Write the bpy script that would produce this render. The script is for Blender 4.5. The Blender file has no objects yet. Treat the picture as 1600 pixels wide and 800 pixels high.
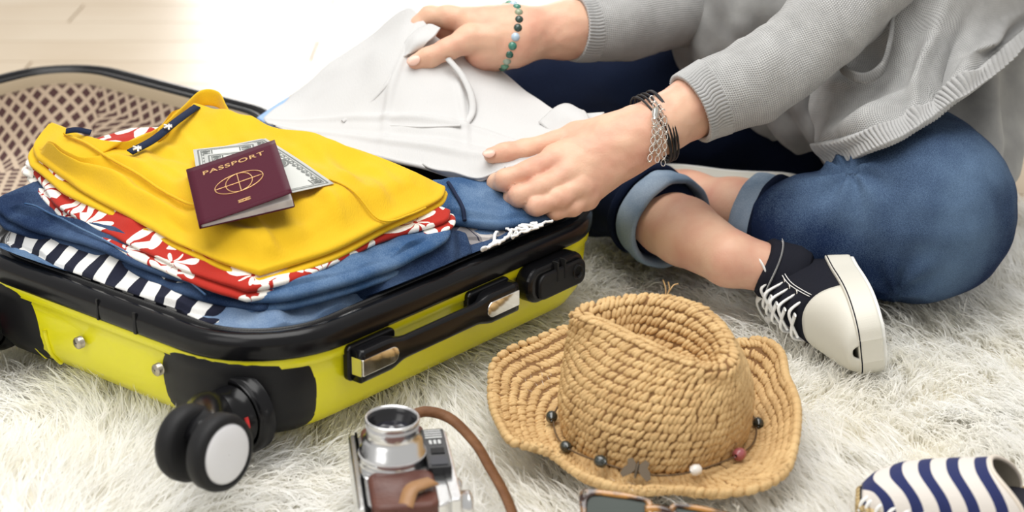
import bpy, bmesh, math, random
import numpy as np
from mathutils import Vector, Matrix

# ------------------------------------------------------------------ camera, world, lights
SC = bpy.context.scene
COL = SC.collection
CAM = np.array([.226, -1.589, .806])
PITCH = math.radians(20.74)
FPX = 3000.0
YAW = math.radians(50.7)

cam_d = bpy.data.cameras.new('camera')
cam = bpy.data.objects.new('camera', cam_d)
COL.objects.link(cam)
cam.location = CAM
cam.rotation_euler = (math.pi / 2 - PITCH, 0, 0)
cam_d.sensor_width = 36.0
cam_d.lens = FPX / 1600 * 36.0
cam_d.clip_start = .02
cam_d.dof.use_dof = True
cam_d.dof.focus_distance = 1.98
cam_d.dof.aperture_fstop = 5.0
SC.camera = cam

world = bpy.data.worlds.new('world')
SC.world = world
world.use_nodes = True
world.node_tree.nodes['Background'].inputs[0].default_value = (1.0, .985, .96, 1)
world.node_tree.nodes['Background'].inputs[1].default_value = 0.66

def area(name, loc, target, size, power, col=(1, 1, 1)):
    l = bpy.data.lights.new(name, 'AREA')
    l.shape = 'RECTANGLE'
    l.size, l.size_y = size
    l.energy = power
    l.color = col
    o = bpy.data.objects.new(name, l)
    COL.objects.link(o)
    o.location = loc
    o.rotation_euler = (Vector(target) - Vector(loc)).to_track_quat('-Z', 'Y').to_euler()
    return o
area('window_light', (.1, 4.6, 1.15), (.1, .9, .1), (1.9, 1.7), 60, (1, .985, .96))
area('overhead_fill', (.0, .1, 2.8), (.25, .2, 0), (2.6, 2.2), 105, (1, .985, .96))  # soft overhead lamp added to brighten upward faces, no roof opening
area('front_left_fill', (-1.5, -1.9, 2.3), (.2, .2, 0), (1.8, 1.8), 26, (1, .99, .97))  # unseen soft lamp added high at front left to brighten the case walls
SC.view_settings.view_transform = 'Standard'
SC.view_settings.look = 'None'
SC.view_settings.gamma = 1.0
SC.view_settings.use_curve_mapping = False
SC.view_settings.exposure = -0.22
SC.cycles.diffuse_bounces = 10

# ------------------------------------------------------------------ helpers
rng = np.random.default_rng(7)
random.seed(7)
FW = np.array([0, math.cos(PITCH), -math.sin(PITCH)])
UP = np.array([0, math.sin(PITCH), math.cos(PITCH)])
RT = np.array([1., 0, 0])
def ray(px, py):
    return FW + RT * (px - 800) / FPX + UP * (400 - py) / FPX
def G(px, py, z=0.):          # sight line met with the level z
    r = ray(px, py)
    return CAM + r * (z - CAM[2]) / r[2]
def D(px, py, d):             # sight line at forward distance d
    return CAM + ray(px, py) * d
CY, SY = math.cos(YAW), math.sin(YAW)
def S(u, v, z):               # suitcase coordinates -> world
    return np.array([u * CY - v * SY, u * SY + v * CY, z])
def SA(a):
    a = np.asarray(a, float)
    return np.stack([a[..., 0] * CY - a[..., 1] * SY, a[..., 0] * SY + a[..., 1] * CY, a[..., 2]], -1)

def _hash(i, j, k, s):
    h = (i * 374761393 + j * 668265263 + k * 2147483647 + s * 1274126177) & 0xffffffff
    h = ((h ^ (h >> 13)) * 1274126177) & 0xffffffff
    return ((h ^ (h >> 16)) & 0xffffff) / float(0xffffff) * 2 - 1
def noise(P, scale=1., seed=0, octv=1):
    P = np.asarray(P, float) * scale
    out = 0.; amp = 1.
    for o in range(octv):
        f = np.floor(P); i = f.astype(np.int64); t = P - f
        t = t * t * t * (t * (t * 6 - 15) + 10)
        r = 0.
        for a in (0, 1):
            for b in (0, 1):
                for c in (0, 1):
                    w = (t[..., 0] if a else 1 - t[..., 0]) * (t[..., 1] if b else 1 - t[..., 1]) * (t[..., 2] if c else 1 - t[..., 2])
                    r = r + w * _hash(i[..., 0] + a, i[..., 1] + b, i[..., 2] + c, seed + o * 17)
        out = out + amp * r
        P = P * 2.03 + 11.7; amp *= .5
    return out

def tag(o, label=None, cat=None, group=None, kind=None):
    if label: o['label'] = label
    if cat: o['category'] = cat
    if group: o['group'] = group
    if kind: o['kind'] = kind
    return o
def adopt(o, parent):
    if parent is not None:
        o.parent = parent
        M = Matrix.Identity(4)
        p = parent
        while p is not None:
            M = M @ Matrix.Identity(4)
            p = p.parent
        o.matrix_parent_inverse = WM[parent.name].inverted()
    WM[o.name] = o.matrix_basis.copy()
WM = {}
def thing(name, label, cat, loc=(0, 0, 0), group=None):
    o = bpy.data.objects.new(name, None)
    o.empty_display_size = .02
    COL.objects.link(o)
    o.location = Vector(loc)
    WM[o.name] = Matrix.Translation(Vector(loc))
    return tag(o, label, cat, group)
def link(name, me, parent=None, M=None):
    o = bpy.data.objects.new(name, me)
    COL.objects.link(o)
    if M is not None: o.matrix_basis = M
    adopt(o, parent)
    return o
def mesh(name, V, Fc, m=None, smooth=True, uv=None):
    me = bpy.data.meshes.new(name)
    V = np.asarray(V, float)
    me.from_pydata([tuple(v) for v in V], [], [tuple(int(i) for i in f) for f in Fc])
    if smooth: me.polygons.foreach_set('use_smooth', [True] * len(me.polygons))
    if uv is not None:
        uv = np.asarray(uv, np.float32)
        a = me.uv_layers.new(name='UVMap')
        idx = np.zeros(len(me.loops), np.int32)
        me.loops.foreach_get('vertex_index', idx)
        a.data.foreach_set('uv', uv[idx].ravel())
    for mm in (m if isinstance(m, (list, tuple)) else [m]):
        if mm: me.materials.append(mm)
    me.update()
    return me
def mk(name, V, Fc, m=None, parent=None, smooth=True, uv=None):
    return link(name, mesh(name, V, Fc, m, smooth, uv), parent)
class MB:
    """collects shapes of one part"""
    def __init__(s): s.V = []; s.F = []; s.U = []; s.n = 0
    def add(s, V, Fc, uv=None):
        V = np.asarray(V, float).reshape(-1, 3)
        s.V.append(V); s.F += [tuple(i + s.n for i in f) for f in Fc]
        s.U.append(np.zeros((len(V), 2)) if uv is None else np.asarray(uv, float).reshape(-1, 2))
        s.n += len(V); return s
    def build(s, name, m, parent=None, smooth=True):
        return mk(name, np.concatenate(s.V), s.F, m, parent, smooth, np.concatenate(s.U))
def fix_normals(o):
    bm = bmesh.new(); bm.from_mesh(o.data)
    bmesh.ops.recalc_face_normals(bm, faces=bm.faces)
    bm.to_mesh(o.data); bm.free()
    return o
def mod_bevel(o, w, seg=2, ang=40):
    b = o.modifiers.new('bevel', 'BEVEL'); b.width = w; b.segments = seg; b.limit_method = 'ANGLE'; b.angle_limit = math.radians(ang)
    return o
def mod_sub(o, n=1):
    b = o.modifiers.new('sub', 'SUBSURF'); b.levels = n; b.render_levels = n
    return o
def mod_solid(o, t, off=-1):
    b = o.modifiers.new('solid', 'SOLIDIFY'); b.thickness = t; b.offset = off
    return o

def grid_faces(nu, nv, cu=False, cv=False):
    Fc = []
    for i in range(nu if cu else nu - 1):
        for j in range(nv if cv else nv - 1):
            a, b = i, (i + 1) % nu; c, d = j, (j + 1) % nv
            Fc.append((a * nv + c, b * nv + c, b * nv + d, a * nv + d))
    return Fc
def cr(P, n, closed=False):
    """Catmull-Rom through the points of axis 0, n samples"""
    P = np.asarray(P, float); k = len(P)
    if closed: Q = np.concatenate([P[-1:], P, P[:2]])
    else: Q = np.concatenate([2 * P[:1] - P[1:2], P, 2 * P[-1:] - P[-2:-1]])
    seg = k if closed else k - 1
    t = np.linspace(0, seg, n, endpoint=not closed)
    i = np.clip(t.astype(int), 0, seg - 1); f = (t - i).reshape((-1,) + (1,) * (P.ndim - 1))
    a, b, c, d = Q[i], Q[i + 1], Q[i + 2], Q[i + 3]
    return .5 * (2 * b + (c - a) * f + (2 * a - 5 * b + 4 * c - d) * f ** 2 + (3 * b - a - 3 * c + d) * f ** 3)
def net(P, nu, nv):
    """interpolating surface through a control grid [rows][cols]"""
    P = np.asarray(P, float)
    A = cr(P, nu)
    return cr(A.transpose(1, 0, 2), nv).transpose(1, 0, 2)
def gnorm(X):
    du = np.gradient(X, axis=0); dv = np.gradient(X, axis=1)
    n = np.cross(du, dv)
    return n / np.maximum(np.linalg.norm(n, axis=-1, keepdims=True), 1e-9)
def gridmesh(name, X, m, parent=None, solid=0, disp=None, cu=False, cv=False, off=0, uvs=(1, 1)):
    if disp is not None: X = X + gnorm(X) * disp[..., None]
    nu, nv = X.shape[:2]
    u, v = np.meshgrid(np.linspace(0, uvs[0], nu), np.linspace(0, uvs[1], nv), indexing='ij')
    o = mk(name, X.reshape(-1, 3), grid_faces(nu, nv, cu, cv), m, parent, True, np.stack([u, v], -1).reshape(-1, 2))
    if solid: mod_solid(o, solid, off)
    return o
def frames(P):
    P = np.asarray(P, float)
    T = np.gradient(P, axis=0); T /= np.maximum(np.linalg.norm(T, axis=1, keepdims=True), 1e-9)
    return T
def tube_rings(P, R, n=12, up=(0, 0, 1), R2=None, twist=0.):
    """rings round a path; R along 'side', R2 along 'up'"""
    P = np.asarray(P, float); k = len(P)
    R = np.broadcast_to(R, (k,)); R2 = R if R2 is None else np.broadcast_to(R2, (k,))
    T = frames(P)
    upv = np.broadcast_to(np.asarray(up, float), (k, 3)) if np.ndim(up) < 2 else np.asarray(up, float)
    side = np.cross(T, upv); ln = np.linalg.norm(side, axis=1, keepdims=True)
    if (ln < 1e-3).any():
        side = np.where(ln < 1e-3, np.cross(T, np.array([1., .1, 0])), side); ln = np.linalg.norm(side, axis=1, keepdims=True)
    side /= ln; u2 = np.cross(side, T)
    a = np.linspace(0, 2 * np.pi, n, endpoint=False) + twist
    return P[:, None] + side[:, None] * (np.cos(a)[None, :, None] * R[:, None, None]) + u2[:, None] * (np.sin(a)[None, :, None] * R2[:, None, None])
def tube(mb, P, R, n=10, up=(0, 0, 1), R2=None, cap=True, twist=0.):
    X = tube_rings(P, R, n, up, R2, twist); k = len(X)
    Fc = grid_faces(k, n, False, True)
    if cap: Fc += [tuple(range(n))[::-1], tuple(range((k - 1) * n, k * n))]
    L = np.concatenate([[0], np.cumsum(np.linalg.norm(np.diff(np.asarray(P, float), axis=0), axis=1))])
    uv = np.stack([np.repeat(L, n), np.tile(np.arange(n) / n, k)], -1)
    mb.add(X.reshape(-1, 3), Fc, uv)
    return mb
def lathe(mb, prof, M, n=32, close=True):
    """profile [(r,h)] round local Z, M: 4x4 to world"""
    a = np.linspace(0, 2 * np.pi, n, endpoint=False)
    X = np.array([[(r * math.cos(t), r * math.sin(t), h) for t in a] for r, h in prof])
    M = np.asarray(M); W = X.reshape(-1, 3) @ M[:3, :3].T + M[:3, 3]
    Fc = grid_faces(len(prof), n, False, True)
    if close: Fc += [tuple(range(n))[::-1], tuple(range((len(prof) - 1) * n, len(prof) * n))]
    mb.add(W, Fc); return mb
def basis(o, z, x=None):
    z = np.asarray(z, float); z = z / np.linalg.norm(z)
    if x is None: x = np.array([0, 0, 1.]) if abs(z[2]) < .9 else np.array([1., 0, 0])
    x = np.asarray(x, float); x = x - z * (x @ z); x /= np.linalg.norm(x)
    M = np.eye(4); M[:3, 0] = x; M[:3, 1] = np.cross(z, x); M[:3, 2] = z; M[:3, 3] = o
    return M
def box(mb, M, a, b):
    M = np.asarray(M)
    V = np.array([(x, y, z) for x in (a[0], b[0]) for y in (a[1], b[1]) for z in (a[2], b[2])], float)
    mb.add(V @ M[:3, :3].T + M[:3, 3], [(0, 1, 3, 2), (4, 6, 7, 5), (0, 4, 5, 1), (2, 3, 7, 6), (0, 2, 6, 4), (1, 5, 7, 3)])
    return mb
def prism(mb, M, pts, z0, z1):
    """outline in local xy, extruded along local z"""
    M = np.asarray(M); n = len(pts)
    V = np.array([(p[0], p[1], z) for z in (z0, z1) for p in pts], float)
    Fc = [tuple(range(n))[::-1], tuple(range(n, 2 * n))] + [(i, (i + 1) % n, n + (i + 1) % n, n + i) for i in range(n)]
    mb.add(V @ M[:3, :3].T + M[:3, 3], Fc); return mb
def rrect(x0, x1, y0, y1, r, n=8):
    P = []
    r = max(r, 1e-4)
    for cx, cy, a0 in ((x1 - r, y1 - r, 0), (x0 + r, y1 - r, 90), (x0 + r, y0 + r, 180), (x1 - r, y0 + r, 270)):
        for k in range(n + 1):
            a = math.radians(a0 + 90 * k / n); P.append((cx + r * math.cos(a), cy + r * math.sin(a)))
    return np.array(P)
_sph = {}
def sphere_data(nu=10, nv=6):
    if (nu, nv) not in _sph:
        V = [(0, 0, 1)] + [(math.sin(t) * math.cos(p), math.sin(t) * math.sin(p), math.cos(t)) for t in np.linspace(0, np.pi, nv + 1)[1:-1] for p in np.linspace(0, 2 * np.pi, nu, endpoint=False)] + [(0, 0, -1)]
        Fc = [(0, 1 + i, 1 + (i + 1) % nu) for i in range(nu)]
        for j in range(nv - 2):
            for i in range(nu):
                a = 1 + j * nu; Fc.append((a + i, a + nu + i, a + nu + (i + 1) % nu, a + (i + 1) % nu))
        e = len(V) - 1; a = 1 + (nv - 2) * nu
        Fc += [(e, a + (i + 1) % nu, a + i) for i in range(nu)]
        _sph[(nu, nv)] = (np.array(V), Fc)
    return _sph[(nu, nv)]
def ball(mb, c, r, M=None, nu=12, nv=8):
    V, Fc = sphere_data(nu, nv)
    V = V * np.asarray(r)
    if M is not None: V = V @ np.asarray(M)[:3, :3].T
    mb.add(V + np.asarray(c), Fc); return mb

# ------------------------------------------------------------------ materials
def mat(name, col, rough=.5, metal=0., spec=.5, bump=None, var=None, sheen=0., coat=0., trans=0., sss=0.):
    m = bpy.data.materials.new(name); m.use_nodes = True
    nt = m.node_tree; b = nt.nodes['Principled BSDF']
    b.inputs['Base Color'].default_value = (*col, 1)
    b.inputs['Roughness'].default_value = rough
    b.inputs['Metallic'].default_value = metal
    b.inputs['Specular IOR Level'].default_value = spec
    b.inputs['Sheen Weight'].default_value = sheen
    b.inputs['Coat Weight'].default_value = coat
    b.inputs['Transmission Weight'].default_value = trans
    if sss:
        b.inputs['Subsurface Weight'].default_value = sss
        b.inputs['Subsurface Radius'].default_value = (1, .35, .2)
        b.inputs['Subsurface Scale'].default_value = .008
    tc = nt.nodes.new('ShaderNodeTexCoord')
    if var:                    # (scale, other colour, low, high)
        n = nt.nodes.new('ShaderNodeTexNoise'); n.inputs['Scale'].default_value = var[0]; n.inputs['Detail'].default_value = 4
        nt.links.new(tc.outputs['Object'], n.inputs['Vector'])
        r = nt.nodes.new('ShaderNodeMapRange'); r.inputs[1].default_value = var[2]; r.inputs[2].default_value = var[3]
        nt.links.new(n.outputs['Fac'], r.inputs[0])
        x = nt.nodes.new('ShaderNodeMix'); x.data_type = 'RGBA'
        x.inputs[6].default_value = (*col, 1); x.inputs[7].default_value = (*var[1], 1)
        nt.links.new(r.outputs[0], x.inputs[0]); nt.links.new(x.outputs[2], b.inputs['Base Color'])
    if bump:                   # (scale, strength)
        n = nt.nodes.new('ShaderNodeTexNoise'); n.inputs['Scale'].default_value = bump[0]; n.inputs['Detail'].default_value = 3
        nt.links.new(tc.outputs['Object'], n.inputs['Vector'])
        bp = nt.nodes.new('ShaderNodeBump'); bp.inputs['Strength'].default_value = bump[1]; bp.inputs['Distance'].default_value = .002
        nt.links.new(n.outputs['Fac'], bp.inputs['Height']); nt.links.new(bp.outputs[0], b.inputs['Normal'])
    return m
def N(m, t, **kw):
    n = m.node_tree.nodes.new(t)
    for k, v in kw.items(): setattr(n, k, v)
    return n
def L(m, a, b): m.node_tree.links.new(a, b)
def mathn(m, op, a, b=None, c=None):
    n = N(m, 'ShaderNodeMath', operation=op)
    for i, x in enumerate((a, b, c)):
        if x is None: continue
        if isinstance(x, (int, float)): n.inputs[i].default_value = x
        else: L(m, x, n.inputs[i])
    return n.outputs[0]
def mixc(m, f, a, b):
    x = N(m, 'ShaderNodeMix', data_type='RGBA')
    for i, c in ((0, f), (6, a), (7, b)):
        if isinstance(c, (tuple, list)): x.inputs[i].default_value = (*c, 1) if len(c) == 3 else c
        elif isinstance(c, (int, float)): x.inputs[i].default_value = c
        else: L(m, c, x.inputs[i])
    return x.outputs[2]
def bsdf(m): return m.node_tree.nodes['Principled BSDF']

# ------------------------------------------------------------------ setting: floor of light boards
m_floorbase = mat('floor_joint', (.45, .36, .26), .6)
m_wood = mat('pale_wood', (.58, .46, .32), .30, var=(3, (.64, .53, .39), .35, .65), bump=(30, .05))
fl = mk('floor', [(-6, -4, -.054), (6, -4, -.054), (6, 7, -.054), (-6, 7, -.054)], [(0, 1, 2, 3)], m_floorbase, None, False)
tag(fl, 'pale wooden board floor behind the rug', None, None, 'structure')
mb = MB(); box(mb, np.eye(4), (-.0, -.0685, 0), (1.196, .0685, .008))
plank_me = None
pl0 = mb.build('plank', m_wood, fl, False)
mod = None
k = 0
for j in range(40):
    for i in range(-2, 3):
        x = i * 1.2 + (j % 3) * .4 - .6 + .1 * math.sin(j * 2.1); y = .35 + j * .14 - .5
        M = Matrix.Translation((x, y, -.054))
        if k == 0:
            pl0.matrix_basis = M; WM[pl0.name] = M
        else: link('plank', pl0.data, fl, M)
        k += 1

# ------------------------------------------------------------------ shaggy rug
m_furbase = mat('fur_backing', (.80, .76, .66), .9)
def fur_material():
    m = mat('cream_fur', (.93, .90, .83), .55, spec=.25)
    tc = [n for n in m.node_tree.nodes if n.type == 'TEX_COORD'][0]
    n = N(m, 'ShaderNodeTexNoise'); n.inputs['Scale'].default_value = 26; n.inputs['Detail'].default_value = 2
    L(m, tc.outputs['Object'], n.inputs['Vector'])
    r = N(m, 'ShaderNodeMapRange'); r.inputs[1].default_value = .35; r.inputs[2].default_value = .7
    L(m, n.outputs['Fac'], r.inputs[0])
    c = mixc(m, r.outputs[0], (.99, .987, .97), (.975, .962, .915))
    L(m, c, bsdf(m).inputs['Base Color'])
    tr = N(m, 'ShaderNodeBsdfTranslucent'); L(m, c, tr.inputs[0])
    mx = N(m, 'ShaderNodeMixShader'); mx.inputs[0].default_value = .5
    out = m.node_tree.nodes['Material Output']
    L(m, bsdf(m).outputs[0], mx.inputs[1]); L(m, tr.outputs[0], mx.inputs[2]); L(m, mx.outputs[0], out.inputs[0])
    return m
m_fur = fur_material()
SUIT_W, SUIT_L = .48, .558
def rug_inside(x, y):
    return (y < .80 + .03 * np.sin(x * 7) + .02 * np.sin(x * 17 + 1)) & (y > -.62) & (x > -.95) & (x < 1.30)
def build_rug():
    rug = thing('shaggy_rug', 'cream long-pile shaggy rug under the suitcase and seated person', 'rug', (.2, .1, -.045))
    xs = np.linspace(-.95, 1.3, 120)
    top = [(x, .80 + .03 * math.sin(x * 7) + .02 * math.sin(x * 17 + 1)) for x in xs]
    pts = top[::-1] + [(-.95, -.62), (1.30, -.62)]
    mb = MB(); prism(mb, np.eye(4), pts, -.0455, -.036)
    mb.build('backing', m_furbase, rug, False)
    # tufts of pile
    nt_ = 21000
    x = rng.uniform(-.95, 1.30, nt_); y = rng.uniform(-.50, .82, nt_)
    ok = rug_inside(x, y)
    u = x * CY + y * SY; v = -x * SY + y * CY
    ok &= ~((u > .07) & (u < SUIT_L - .07) & (v > .07) & (v < 2 * SUIT_W - .07))
    x, y = x[ok], y[ok]
    ns = 13
    def spread(a): return np.repeat(a, ns)
    P0 = np.stack([x, y, np.full_like(x, 0)], -1)
    ang = 2.2 + 2.6 * noise(P0, 3.2, 3, 2) + rng.normal(0, .55, len(x))
    lean = np.clip(1.0 + .5 * noise(P0, 7, 5), .25, 1.5)
    ln = .050 * (1 + .25 * noise(P0, 11, 9)) * rng.uniform(.75, 1.2, len(x))
    tx, ty = x, y
    n = len(x) * ns
    bx = spread(x) + rng.normal(0, .0085, n); by = spread(y) + rng.normal(0, .0085, n)
    a = spread(ang) + rng.normal(0, .22, n); le = spread(lean) + rng.normal(0, .12, n)
    le = np.clip(le, .1, 1.6); l = spread(ln) * rng.uniform(.7, 1.1, n)
    # pull together towards the tuft tip
    cx = (spread(x) - bx) * .50; cy = (spread(y) - by) * .50
    seg = np.array([0, .38, .72, 1.0])
    dx, dy = np.cos(a), np.sin(a)
    pos = []
    for s in seg:
        th = le * (.35 + .65 * s)
        h = l * s * np.cos(th * .85); r = l * s * np.sin(th * .85)
        pos.append(np.stack([bx + dx * r + cx * s * s * 1.6, by + dy * r + cy * s * s * 1.6, -.038 + h], -1))
    wid = rng.uniform(.0006, .0012, n)
    ph = a + rng.uniform(0.6, 2.5, n)
    sx = np.stack([np.cos(ph), np.sin(ph), rng.normal(0, .4, n)], -1)
    V = []
    for s, p in zip((1., .95, .7), pos[:3]):
        V += [p - sx * (wid * s)[:, None], p + sx * (wid * s)[:, None]]
    V.append(pos[3])
    V = np.stack(V, 1)                     # n,7,3
    base = np.arange(n)[:, None] * 7
    q = np.concatenate([base + np.array([0, 1, 3, 2]), base + np.array([2, 3, 5, 4])], 0)
    t = base + np.array([4, 5, 6])
    me = bpy.data.meshes.new('pile')
    me.vertices.add(n * 7); me.vertices.foreach_set('co', V.astype(np.float32).ravel())
    nl = q.size + t.size
    me.loops.add(nl); me.loops.foreach_set('vertex_index', np.concatenate([q.ravel(), t.ravel()]).astype(np.int32))
    npol = len(q) + len(t)
    me.polygons.add(npol)
    me.polygons.foreach_set('loop_start', np.concatenate([np.arange(len(q)) * 4, q.size + np.arange(len(t)) * 3]).astype(np.int32))
    me.polygons.foreach_set('use_smooth', np.ones(npol, bool))
    me.materials.append(m_fur)
    me.update(calc_edges=True)
    o = link('pile', me, rug)
    tag(o, None, None, None, 'stuff')
build_rug()

# ------------------------------------------------------------------ suitcase
m_yel = mat('yellow_shell', (.86, .80, .012), .25, spec=.4, coat=.15, bump=(600, .02))
m_blk = mat('black_plastic', (.006, .006, .007), .22, spec=.28)
m_blk2 = mat('black_matte', (.010, .010, .011), .45, spec=.25)
m_rub = mat('black_rubber', (.012, .012, .013), .55, spec=.25)
m_grey = mat('grey_wheel_cap', (.78, .78, .80), .35)
m_chrome = mat('chrome', (.85, .84, .82), .08, metal=1)
m_rivet = mat('rivet_metal', (.55, .50, .40), .3, metal=1)
m_red = mat('red_mark', (.75, .03, .03), .4)
m_liningdark = mat('lining_dark', (.015, .014, .014), .95, spec=.1)
def lining_material():
    m = mat('diamond_lining', (.5, .4, .3), .9)
    uv = N(m, 'ShaderNodeUVMap')
    sp = N(m, 'ShaderNodeSeparateXYZ'); L(m, uv.outputs[0], sp.inputs[0])
    s = 1 / .0115
    a = mathn(m, 'ADD', mathn(m, 'MULTIPLY', sp.outputs[0], s), mathn(m, 'MULTIPLY', sp.outputs[1], s))
    b = mathn(m, 'SUBTRACT', mathn(m, 'MULTIPLY', sp.outputs[0], s), mathn(m, 'MULTIPLY', sp.outputs[1], s))
    fa = mathn(m, 'PINGPONG', a, 1.0); fb = mathn(m, 'PINGPONG', b, 1.0)
    d = mathn(m, 'MINIMUM', fa, fb)
    f = mathn(m, 'GREATER_THAN', d, .36)
    c = mixc(m, f, (.56, .45, .34), (.085, .04, .04))
    L(m, c, bsdf(m).inputs['Base Color'])
    return m
m_lin = lining_material()
m_beige = mat('beige_binding', (.33, .26, .17), .8, bump=(300, .2))

suit = thing('suitcase', 'open bright yellow hard-shell suitcase with black rim packed with clothes', 'suitcase', S(.285, .48, 0))
R_C = .105
def outline(v0, v1, off, n=10):
    return rrect(0 - off, SUIT_L + off, v0 - off, v1 + off, max(R_C + off, .01), n)
def ring_surface(mb, v0, v1, prof, cap_last=False, n=10):
    """prof [(offset outwards, z)] swept round the case outline"""
    rings = []
    uvs = []
    hl = 0
    for i, (o, z) in enumerate(prof):
        P = outline(v0, v1, o, n); P = np.concatenate([P, P[:1]])
        rings.append(np.concatenate([P, np.full((len(P), 1), z)], 1))
        if i: hl += math.hypot(prof[i][0] - prof[i - 1][0], prof[i][1] - prof[i - 1][1])
        Lc = np.concatenate([[0], np.cumsum(np.linalg.norm(np.diff(P, axis=0), axis=1))])
        uvs.append(np.stack([Lc, np.full(len(P), hl)], -1))
    k = len(rings[0])
    Fc = grid_faces(len(prof), k)
    if cap_last: Fc.append(tuple(range((len(prof) - 1) * k, len(prof) * k - 1)))
    mb.add(SA(np.array(rings)).reshape(-1, 3), Fc, np.array(uvs))
    return mb
def half_shell(v0, v1, lid):
    zb = -.006
    mb = MB()
    ring_surface(mb, v0, v1, [(-.004, .088), (.0, .086), (.0005, .074), (-.003, .072), (-.0035, .060), (-.006, .035), (-.010, .018), (-.020, .004), (-.036, zb), (-.06, zb - .001)], True)
    fix_normals(mb.build('lid_shell' if lid else 'base_shell', m_yel, suit))
    mb = MB()
    ring_surface(mb, v0, v1, [(-.003, .083), (.003, .0845), (.0045, .088), (.005, .099), (.003, .106), (-.002, .1095), (-.008, .1095), (-.0115, .1065), (-.0125, .1035), (-.016, .1035), (-.0165, .106), (-.024, .1065), (-.0255, .104), (-.0265, .085)])
    rim = fix_normals(mb.build('lid_rim' if lid else 'base_rim', m_blk, suit))
    mb = MB()
    ring_surface(mb, v0, v1, [(-.0185, .1062), (-.0190, .1078), (-.0212, .1078), (-.0217, .1062)])
    fix_normals(mb.build('zip_teeth', m_zip, rim))
    if lid:
        mb = MB()
        ring_surface(mb, v0, v1, [(-.0265, .1045), (-.030, .1025), (-.034, .094), (-.037, .090)])
        fix_normals(mb.build('binding', m_beige, suit))
        mb = MB()
        ring_surface(mb, v0, v1, [(-.0365, .092), (-.040, .060), (-.054, .025), (-.06, .010), (-.09, .006)], False)
        P = outline(v0, v1, -.09); mb.add(SA(np.concatenate([P, np.full((len(P), 1), .006)], 1)), [tuple(range(len(P)))], P)
        mb.build('lining', m_lin, suit)
    else:
        mb = MB()
        ring_surface(mb, v0, v1, [(-.0262, .104), (-.028, .06), (-.034, .02), (-.05, .006)], True)
        mb.build('lining', m_liningdark, suit)
def zip_material():
    m = mat('zip_teeth', (.02, .02, .02), .4)
    uv = N(m, 'ShaderNodeUVMap'); sp = N(m, 'ShaderNodeSeparateXYZ'); L(m, uv.outputs[0], sp.inputs[0])
    f = mathn(m, 'SINE', mathn(m, 'MULTIPLY', sp.outputs[0], 2100.))
    r = N(m, 'ShaderNodeMapRange'); r.inputs[1].default_value = -.3; r.inputs[2].default_value = .6; L(m, f, r.inputs[0])
    L(m, mixc(m, r.outputs[0], (.006, .006, .006), (.05, .05, .05)), bsdf(m).inputs['Base Color'])
    return m
m_zip = zip_material()
half_shell(0, SUIT_W, False)
half_shell(SUIT_W + .002 + .008, 2 * SUIT_W + .002 + .008, True)
# joints of the rim on the wheel end
for vv, ww in ((.17, .002), (.225, .0012)):
    mb = MB(); box(mb, np.eye(4), (-.0055, vv - ww, .085), (-.0035, vv + ww, .107)); mb.V[-1] = SA(mb.V[-1])
    mb.build('rim_joint', m_blk2, suit, False)
# hinges between the halves
for uu in (.14, .43):
    mb = MB(); P = SA([(uu - .02, SUIT_W + .005, .092), (uu + .02, SUIT_W + .005, .092)]); tube(mb, P, .006, 10)
    mb.build('hinge', m_blk2, suit)

def on_outline(s, z, off):
    """point on the outer wall: s>0 runs from the near corner along the handle side, s<0 along the wheel end"""
    r = R_C; q = math.pi / 2 * r / 2
    if s > q: return np.array([r + (s - q), -off, z]), np.array([0, -1., 0])
    if s < -q: return np.array([-off, r + (-s - q), z]), np.array([-1., 0, 0])
    a = math.pi * 1.25 + s / r
    n = np.array([math.cos(a), math.sin(a), 0])
    return np.array([r, r, z]) + n * (r + off), n
def wall_off(z):
    return float(np.interp(z, [-.006, .004, .018, .035, .060, .072, .074, .086], [-.036, -.02, -.010, -.006, -.0035, -.003, 0, 0]))
def wall_patch(mb, ctr, hw, hh, p, lift, bulge, nr=8, nt=48, mirror=False, W=SUIT_W, tilt=0.):
    """super-elliptic plate that follows the wall round the corner"""
    V = []; Fc = []
    for i in range(nr + 1):
        t = i / nr
        for k in range(nt):
            a = 2 * math.pi * k / nt
            ca, sa = math.cos(a), math.sin(a)
            q = (abs(ca) ** p + abs(sa) ** p) ** (-1 / p)
            s = ctr[0] + hw * t * q * ca; z = ctr[1] + hh * t * q * sa * (1 + tilt * ca)
            zz = max(z, -.005)
            lf = lift * (1 - t ** 10) + bulge * (1 - t * t)
            P, n = on_outline(s, zz, wall_off(zz) + lf - .001)
            if mirror: P[1] = W - P[1]
            V.append(P)
    Fc = [(i * nt + k, i * nt + (k + 1) % nt, (i + 1) * nt + (k + 1) % nt, (i + 1) * nt + k) for i in range(nr) for k in range(nt)]
    mb.add(SA(V), Fc)
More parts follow.
